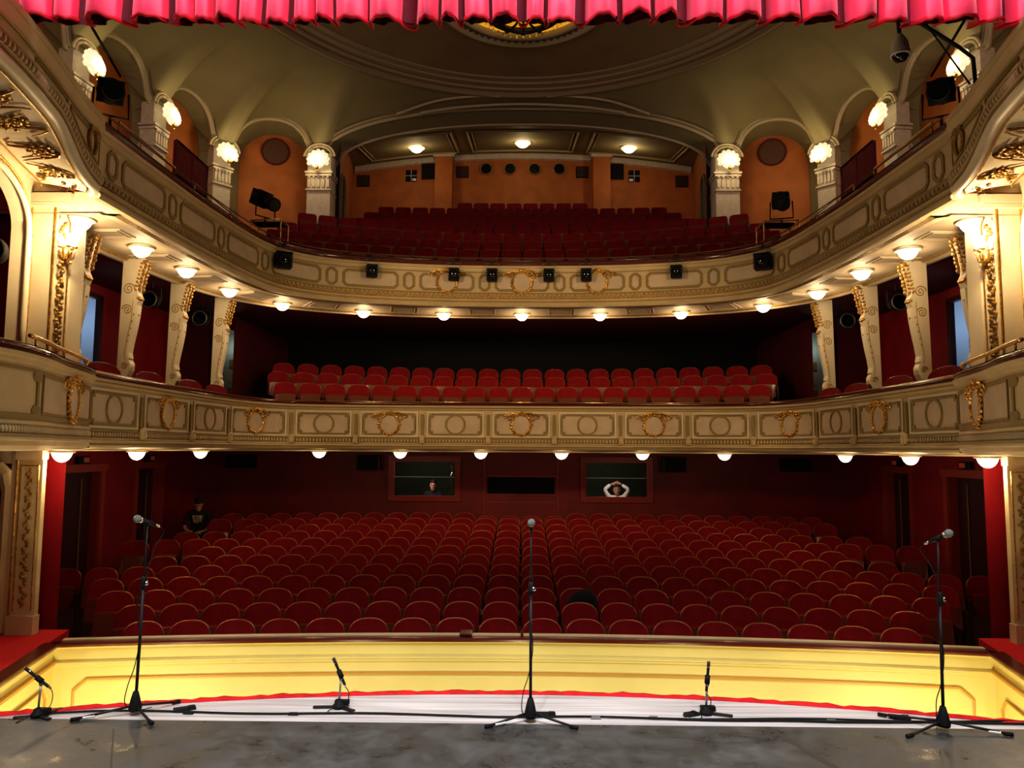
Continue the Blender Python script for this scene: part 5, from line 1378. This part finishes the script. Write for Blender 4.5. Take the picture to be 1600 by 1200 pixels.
for sgn, nm in ((-1,'left'),(1,'right')):
    q = min((abs(UPP.at(s).y-12.5),s) for s in [UPP.len*i/500 for i in range(501)] if UPP.at(s).x*sgn > 3)[1]
    p = UPP.at(q,.18,5.22); e = par(p, (.5 if sgn<0 else -.5), .2, 'black moving spotlight with finned body on the curved %s corner of the gallery front' % nm, 1.0)
    m2 = MB()
    for k in range(8): m2.box((0,.02,-.12+.035*k),(.27,.25,.010))
    m2.build('fins','blackm',e)
    # loose cable
# big profile spots on railed perches
def profile(loc, rz, tilt, label, L=.75):
    e = empty('profile_spotlight',loc,rz,label=label,cat='spotlight',group='long black profile spotlights'); R = Matrix.Rotation(tilt,3,'X')
    T = lambda p: tuple(R @ Vector(p))
    m2 = MB(); m2.lathe([(0,-L*.5),(.12,-L*.5),(.15,-L*.42),(.15,-.02),(.11,.03),(.10,L*.35),(.12,L*.36),(.12,L*.5),(.10,L*.5)],seg=16,axis=R@Vector((0,-1,0)),c=(0,0,0)); m2.build('barrel','blackp',e,smooth=True)
    m2 = MB(); 
    for k in range(5): m2.box(T((0,.28-.06*k,0)),(.27,.015,.27),rot=R)
    m2.build('cooling_fins','blackm',e)
    m2 = MB(); m2.lathe([(0,0),(.10,0)],c=T((0,-L*.49,0)),seg=16,axis=R@Vector((0,-1,0))); m2.build('lens','lens',e)
    m2 = MB(); m2.tube([(-.18,0,0),(-.19,0,-.30),(.19,0,-.30),(.18,0,0)],.014,6); m2.tube([(0,0,-.30),(0,0,-.42)],.02,6); m2.build('yoke','blackm',e)
    return e
for sgn, nm in ((-1,'left'),(1,'right')):
    profile((sgn*4.50,12.75,6.36), (.9 if sgn<0 else -.25), .45, 'long black profile spotlight tilted down on the %s corner perch of the gallery' % nm, .62)
    e = empty('spotlight_perch',(sgn*4.42,12.75,5.56),label='small railed metal perch carrying the profile spotlight, %s corner of the gallery' % nm,cat='perch',group='railed perches')
    m2 = MB()
    for (x,y) in ((-.28,-.15),(.28,-.25),(-.28,.25),(.28,.15)): m2.tube([(x,y,-.02),(x,y,.40)],.014,6)
    m2.tube([(-.28,-.15,.40),(.28,-.25,.40),(.28,.15,.40),(-.28,.25,.40)],.014,6,close=True); m2.build('rail_frame','brass',e,smooth=True)
    m2 = MB(); m2.box((0,.02,.38),(.5,.3,.02)); m2.build('tray','blackm',e)
    # nearer big spot at the end of the box front and its hanging pole
    profile((sgn*4.80,8.35,6.18), (.6 if sgn<0 else -.6), .35, 'bulky black spotlight beside the %s proscenium box, near the top corner' % nm, .50)
    e = empty('lighting_pole',(sgn*4.72,8.2,5.6),label='slanted dark pole reaching down to the spotlight by the %s proscenium box' % nm,cat='pole',group='slanted lighting poles')
    m2 = MB(); m2.tube([(-sgn*.02,.15,.75),(sgn*.34,-.75,1.7)],.016,6); m2.build('pole_tube','blackm',e,smooth=True)
# dome camera on its bracket (right)
e = empty('dome_camera',(4.18,8.0,6.46),label='white dome camera hanging from a black bent bracket, upper right',cat='camera')
m2 = MB(); m2.lathe([(.03,.20),(.055,.16),(.085,.10),(.10,.02),(.10,-.03),(.085,-.035)],seg=20); m2.build('camera_housing','lampdk',e,smooth=True)
m2 = MB(); m2.lathe([(.088,-.03),(.108,-.035),(.104,-.055),(.088,-.05)],seg=20); m2.build('camera_ring','whitelabel',e,smooth=True)
m2 = MB(); m2.lathe([(.088,-.04),(.08,-.075),(.05,-.11),(.0,-.125)],seg=20); m2.build('camera_dome','lens',e,smooth=True)
m2 = MB(); m2.tube([(0,0,.19),(-.01,0,.34),(.06,0,.42),(.16,0,.38),(.72,.1,.10),(.86,.1,-.02),(.88,.1,-.5)],.022,6); m2.tube([(.30,0,.32),(.78,.05,-.35)],.010,5); m2.build('camera_bracket','blackm',e,smooth=True)
# hanging moving lights under the upper gallery at the sides and small ones in the dark
for sgn, nm in ((-1,'left'),(1,'right')):
    for k,(x,y,z) in enumerate([(6.1,12.1,4.45),(5.95,13.7,4.42)]):
        e = empty('side_spotlight',(sgn*x,y,z),label='round dark spotlight under the gallery in the %s side box, %s from the stage' % (nm,ORD[k+1]),cat='spotlight',group='round spotlights of the side boxes')
        m2 = MB(); m2.lathe([(0,.12),(.11,.10),(.13,0),(.13,-.10),(.11,-.10)],seg=16,axis=(0,1,0)); m2.build('housing','blackp',e,smooth=True)
        m2 = MB(); m2.tube([(.13*math.cos(2*PI*j/16),-.11,.13*math.sin(2*PI*j/16)) for j in range(16)],.012,5,close=True); m2.build('lens_ring','greym',e,smooth=True)
        m2 = MB(); m2.tube([(-.15,0,0),(-.15,0,.20),(.15,0,.20),(.15,0,0)],.012,5); m2.tube([(0,0,.20),(0,0,.32)],.015,5); m2.build('yoke','blackm',e)
    # dark loudspeakers
    e = empty('loudspeaker',(sgn*6.55 if sgn<0 else 6.35,17.53,1.72),label='black loudspeaker box high on the back wall of the stalls, %s corner' % nm,cat='loudspeaker')
    m2 = MB(); m2.box((0,0,0),(.62,.32,.30)); m2.build('cabinet','blackp',e); m2 = MB(); m2.box((0,-.165,0),(.56,.01,.25)); m2.build('speaker_grille','black',e)
    e = empty('loudspeaker',(sgn*3.55,17.53,1.72),label='black loudspeaker box beside the %s control window' % nm,cat='loudspeaker')
    m2 = MB(); m2.box((0,0,0),(.50,.32,.34)); m2.build('cabinet','blackp',e); m2 = MB(); m2.box((0,-.165,0),(.44,.01,.28)); m2.build('speaker_grille','black',e)
e = empty('side_spotlight',(-5.75,7.9,4.15),label='round black lamp hanging in the left proscenium box opening',cat='spotlight')
m2 = MB(); m2.lathe([(0,.10),(.13,.09),(.16,0),(.15,-.10),(.13,-.10)],seg=18,axis=(-.3,1,0)); m2.build('housing','blackp',e,smooth=True)
m2 = MB(); m2.tube([(0,0,.15),(0,0,.9)],.014,5); m2.build('hanger','blackm',e)

# ------------------------------------------------------------------ people
def skinned(name, verts, edges, radii, m, parent, sub=1):
    me = bpy.data.meshes.new(name); me.from_pydata(verts, edges, []); o = bpy.data.objects.new(name, me); COL.objects.link(o)
    md = o.modifiers.new('s','SKIN'); md.use_smooth_shade = True
    for i,r in enumerate(radii):
        r = (r,r) if not isinstance(r,(tuple,list)) else r
        me.skin_vertices[0].data[i].radius = r
    me.skin_vertices[0].data[0].use_root = True
    if sub: s = o.modifiers.new('u','SUBSURF'); s.levels = sub; s.render_levels = sub
    dg = bpy.context.evaluated_depsgraph_get(); dg.update()
    m2 = bpy.data.meshes.new_from_object(o.evaluated_get(dg)); m2.materials.clear(); m2.materials.append(M[m])
    for p in m2.polygons: p.use_smooth = True
    o2 = bpy.data.objects.new(name, m2); COL.objects.link(o2); o2.parent = parent
    bpy.data.objects.remove(o, do_unlink=True); return o2
def head(parent, c, yaw=0, pitch=0, hat=False, beard=False):
    """head centre c; the face looks towards -y before rotation"""
    R = Matrix.Rotation(yaw,3,'Z') @ Matrix.Rotation(pitch,3,'X'); C = Vector(c); T = lambda p: C + R @ Vector(p)
    m2 = MB(); rows = []
    prof = [(-.125,.030,-.050),(-.11,.052,-.040),(-.085,.063,-.022),(-.05,.070,-.008),(-.01,.075,0),(.03,.077,.004),(.07,.072,.008),(.10,.052,.010),(.118,.022,.012)]
    for z,w,yo in prof:
        row = []
        for k in range(16):
            a = 2*PI*k/16; x = w*math.cos(a); y = yo+w*1.22*math.sin(a)
            if math.sin(a) < -.75 and -.06 < z < .03: y -= .004
            row.append(T((x,y,z)))
        rows.append(row)
    m2.grid(rows,True); n = len(prof)*16; 
    m2.quad(*rows[0][::-1]); m2.quad(*rows[-1])
    m2.blob(T((0,-.105,-.022)),(.014,.022,.024),R,8,5); m2.blob(T((0,-.112,-.034)),(.018,.013,.011),R,8,5)     # nose
    for s_ in (-1,1): m2.blob(T((s_*.078,.01,-.015)),(.012,.02,.033),R,8,5)                                   # ears
    m2.tube([T((0,.01,-.08)),T((0,.02,-.19))],[.052,.056],10)
    b = m2.build('head','skin',parent,smooth=True)
    m2 = MB()
    for s_ in (-1,1): m2.blob(T((s_*.031,-.088,.0)),(.014,.008,.007),R,8,5); m2.tube([T((s_*.015,-.094,.022)),T((s_*.048,-.086,.024))],.005,5)
    m2.build('eyes_and_brows','hair',b)
    m2 = MB(); m2.blob(T((0,-.093,-.066)),(.026,.008,.008),R,8,4); m2.build('mouth',mat('lips',(.40,.12,.10),.5) if 'lips' not in bpy.data.materials else bpy.data.materials['lips'],b)
    m2 = MB(); rows = []
    for z,w,yo,cut in ((-.06,.074,.022,.25),(-.02,.082,.012,.15),(.03,.085,.008,-.1),(.065,.083,.006,-1),(.10,.064,.008,-1),(.13,.028,.010,-1)):
        row = []
        for k in range(16):
            a = 2*PI*k/16; s_ = math.sin(a)
            if cut > -1 and s_ < -.2+0*cut:
                a2 = PI+.2 if math.cos(a) < 0 else -.2; x = w*.94*math.cos(a2); y = yo+w*1.2*math.sin(a2)
            else: x = w*math.cos(a); y = yo+w*1.25*s_
            row.append(T((x,y,z)))
        rows.append(row)
    m2.grid(rows,True); m2.quad(*rows[-1]); m2.build('hair','hair',parent,smooth=True)
    if beard:
        m2 = MB(); m2.blob(T((0,-.06,-.105)),(.05,.045,.035),R,10,6); m2.build('beard','hair',parent,smooth=True)
    if hat:
        m2 = MB(); m2.lathe([(.088,.045),(.092,.07),(.08,.12),(.03,.145),(0,.148)],c=C,seg=16,axis=R@Vector((0,0,1))); m2.add([T((x,y,.05)) for x,y in ((-.06,-.08),(-.05,-.15),(.05,-.15),(.06,-.08))],[(0,1,2,3)]); m2.build('cap','cloth_black',parent,smooth=True)
def hand(vs, es, rs, wi, p, d, up, s=1.0):
    """append a palm and five fingers to a skeleton"""
    p = Vector(p); d = Vector(d).normalized(); u = Vector(up); side = d.cross(u).normalized(); nrm = side.cross(d).normalized()
    vs.append(tuple(p+d*.05)); rs.append((.030*s,.016*s)); pi = len(vs)-1; es.append((wi,pi))
    for k,(off,l) in enumerate(((-.030,.060),(-.011,.072),(.010,.068),(.029,.052))):
        a = p+d*.09+side*off; b = a+d*l*.55+nrm*-.012; c = b+d*l*.35+nrm*-.030
        for q,r in ((a,.0095),(b,.0085),(c,.007)): vs.append(tuple(q)); rs.append(r)
        n = len(vs); es.extend([(pi,n-3),(n-3,n-2),(n-2,n-1)])
    a = p+d*.035-side*.035; b = a-side*.022+d*.028-nrm*.01; c = b+d*.028-nrm*.012
    for q,r in ((a,.012),(b,.010),(c,.008)): vs.append(tuple(q)); rs.append(r)
    n = len(vs); es.extend([(wi,n-3),(n-3,n-2),(n-2,n-1)])
# seated person at the left end of the rear stalls, looking down
px, py, pz = -6.82, 15.95, rowz(15.6)+.07
e = empty('person',(px,py,pz),rz=R_(18),label='dark-haired person in a black printed shirt sitting at the rear left end of the stalls, arms folded on the knee, head bowed',cat='person')
e['label'] = 'dark-haired person in a black printed shirt seated at the rear left of the stalls'
vs = [(0,.02,.50),(0,.0,.72),(0,-.03,.93),(0,-.05,1.08),(-.18,-.03,1.03),(.18,-.03,1.03),(-.10,-.05,.48),(.10,-.05,.48),(-.13,-.44,.53),(.13,-.44,.53),(-.13,-.46,.10),(.13,-.46,.10),(-.13,-.58,.05),(.13,-.58,.05),(-.27,-.16,.80),(.27,-.14,.80)]
es = [(0,1),(1,2),(2,3),(2,4),(2,5),(0,6),(0,7),(6,8),(7,9),(8,10),(9,11),(10,12),(11,13),(4,14),(5,15)]
rs = [(.16,.12),(.15,.11),(.17,.115),(.06,.06),.075,.075,.095,.095,.075,.075,.05,.05,.045,.045,.052,.052]
skinned('clothed_body',vs,es,rs,'cloth_black',e)
for s_ in (-1,1):
    vs = [(s_*.26,-.17,.79),(s_*.20,-.30,.70),(s_*.06,-.40,.665)]; es = [(0,1),(1,2)]; rs = [.040,.036,.026]
    hand(vs,es,rs,2,(s_*.05,-.40,.665),(-s_*.9,-.15,.0),(0,0,1)); skinned('forearm_and_hand',vs,es,rs,'skin',e)
head(e,(0,-.10,1.22),0,.55)
m2 = MB(); 
for (x_,z_,w_,h_) in ((-.085,.972,.045,.035),(-.035,.975,.035,.028),(.01,.968,.03,.038),(.06,.970,.055,.042),(-.07,.925,.06,.022),(-.01,.922,.04,.03),(.055,.925,.065,.034),(-.06,.880,.05,.028),(0,.878,.05,.022),(.055,.876,.035,.03),(-.02,.845,.09,.012)):
    m2.box((x_,-.165-.07*(.97-z_),z_),(w_,.006,h_))
m2.build('shirt_print','printw',e)
m2 = MB(); m2.box((0,-.46,.685),(.075,.14,.010),rot=Matrix.Rotation(.2,3,'X')); m2.build('phone','blackp',label='dark phone held by the seated person at the rear left',cat='phone'); bpy.data.objects['phone'].location = (px+.12,py,pz)
def operator(x, y, z, label, shirt, hat, arms_up, beard):
    e = empty('person',(x,y,z),label=label,cat='person')
    vs = [(0,.02,.45),(0,.0,.75),(0,0,.98),(0,-.01,1.10),(-.18,0,1.05),(.18,0,1.05)]; es = [(0,1),(1,2),(2,3),(2,4),(2,5)]; rs = [(.16,.12),(.15,.11),(.17,.11),(.06,.06),.07,.07]
    if arms_up: vs += [(-.30,-.02,1.24),(.30,-.02,1.24),(-.14,.06,1.36),(.14,.06,1.36)]; es += [(4,6),(5,7),(6,8),(7,9)]; rs += [.055,.055,.045,.045]
    else: vs += [(-.25,-.05,.80),(.25,-.05,.80)]; es += [(4,6),(5,7)]; rs += [.05,.05]
    skinned('clothed_body',vs,es,rs,shirt,e)
    for s_ in (-1,1):
        if arms_up: vs = [(s_*.14,.06,1.36),(s_*.10,.08,1.38)]; es = [(0,1)]; rs = [.035,.026]; hand(vs,es,rs,1,(s_*.09,.08,1.38),(-s_*.9,.1,.1),(0,1,0))
        else: vs = [(s_*.25,-.05,.80),(s_*.22,-.24,.72),(s_*.16,-.36,.72)]; es = [(0,1),(1,2)]; rs = [.042,.036,.026]; hand(vs,es,rs,2,(s_*.15,-.38,.72),(-s_*.2,-1,0),(0,0,1))
        skinned('forearm_and_hand',vs,es,rs,'skin',e)
    head(e,(0,-.02,1.25),0,.05,hat,beard)
operator(-2.13,18.35,-.08,'dark-haired person in a dark shirt behind the left control window','cloth_black',False,False,False)
operator(2.33,18.45,-.16,'person in a white shirt behind the right control window, arms raised behind the head','cloth_white',False,True,False)
for x,nm in ((-2.13,'left'),(2.33,'right')):
    plight('booth_light',(x-.25,17.92,1.6),14,(1,.88,.75),.05)
    m2 = MB(); m2.box((x,17.98,.62),(1.4,.3,.04)); m2.build('control_desk','blackp',label='dark control desk behind the %s booth window' % nm,cat='desk',group='control desks')
m2 = MB(); m2.tube(catmull([(-1.66,17.80,1.66),(-1.63,17.8,1.5),(-1.66,17.8,1.38),(-1.64,17.8,1.1),(-1.66,17.8,.98)],5),.010,6); m2.build('booth_cable','chrome',label='pale curly cable hanging at the right side of the left control window',cat='cable',smooth=True)

# black cloak heaped over a front seat
m2 = MB(); rows = []; rn = random.Random(2)
for j in range(11):
    v = j/10; row = []
    for k in range(20):
        a = 2*PI*k/20; rr = (math.sqrt(max(0,1-v**2.8))+.04)*(1+.07*math.sin(3*a+v*3)+.04*math.sin(7*a)); row.append((.235*rr*math.cos(a)+.10*v, .12*rr*math.sin(a)+.01*v, .52*v**.9))
    rows.append(row)
m2.grid(rows,True); m2.quad(*rows[-1])
o = m2.build('black_cloak','bag',smooth=True,label='black garment heaped on a stalls seat near the front, right of the middle microphone stand',cat='garment'); o.location = (.76,10.36,-.36)

# ------------------------------------------------------------------ lights
def area(name, loc, target, size, e, col, sy=None, spread=None):
    l = bpy.data.lights.new(name,'AREA'); l.energy = e; l.color = col; l.size = size
    if sy: l.shape = 'RECTANGLE'; l.size_y = sy
    if spread: l.spread = spread
    o = bpy.data.objects.new(name,l); COL.objects.link(o); o.location = loc
    o.rotation_euler = (Vector(target)-Vector(loc)).to_track_quat('-Z','Y').to_euler(); return o
def spot(name, loc, target, e, col, ang, blend=.5, r=.1):
    l = bpy.data.lights.new(name,'SPOT'); l.energy = e; l.color = col; l.spot_size = math.radians(ang); l.spot_blend = blend; l.shadow_soft_size = r
    o = bpy.data.objects.new(name,l); COL.objects.link(o); o.location = loc
    o.rotation_euler = (Vector(target)-Vector(loc)).to_track_quat('-Z','Y').to_euler(); return o
# stage lighting from behind the proscenium: border curtain and apron
area('border_wash',(0,4.35,7.45),(0,5.9,6.0),9.6,330,(1,.66,.76),sy=.12)
mb = MB(); mb.box((0,4.55,6.76),(10.4,.66,.02)); mb.build('trim_14','black',kind='structure')  # unseen board, added to cut off the border light at the curtain hem
for k in range(6): spot('apron_spot',(-4.0+1.6*k,2.2,5.6),(-4.0+1.6*k,6.45,0),440,(1,.95,.90),33,.5,.12)
area('stage_wash',(0,2.0,6.8),(0,3.8,0),4.5,165,(.94,.96,1),spread=1.5)
for sx in (-1,1): spot('balcony_fill',(sx*3.6,5.2,4.9),(-sx*1.0,14.6,3.9),640,(1,.70,.38),58,.8,.3)  # added warm fill on the balcony fronts, standing in for stage bounce
# work lamps in the orchestra pit
for x in (-4.1,-2.0,0,2.0,4.1): plight('pit_lamp',(x,7.25,-1.35),30 if abs(x)<3 else 75,(1,.84,.5),.08)
# soft bounce of the whole lamp-lit hall
area('hall_bounce',(0,10.5,9.8),(0,10.5,0),7,34,(1,.78,.5))
area('hall_uplight',(0,11.0,6.2),(0,13,12),5,11,(1,.80,.48))
w = bpy.data.worlds.new('world'); scn.world = w; w.use_nodes = True; w.node_tree.nodes['Background'].inputs[0].default_value = (1,.7,.5,1); w.node_tree.nodes['Background'].inputs[1].default_value = .004
scn.view_settings.view_transform = 'Standard'; scn.view_settings.look = 'Medium High Contrast'; scn.view_settings.exposure = 0.0
for sx in (-1,1): plight('pier_lamp',(sx*4.95,7.5,1.35),9,(1,.78,.5),.08)
scn.cycles.max_bounces = 5; scn.cycles.diffuse_bounces = 3; scn.cycles.glossy_bounces = 2; scn.cycles.sample_clamp_indirect = 4
scn.cycles.use_denoising = True
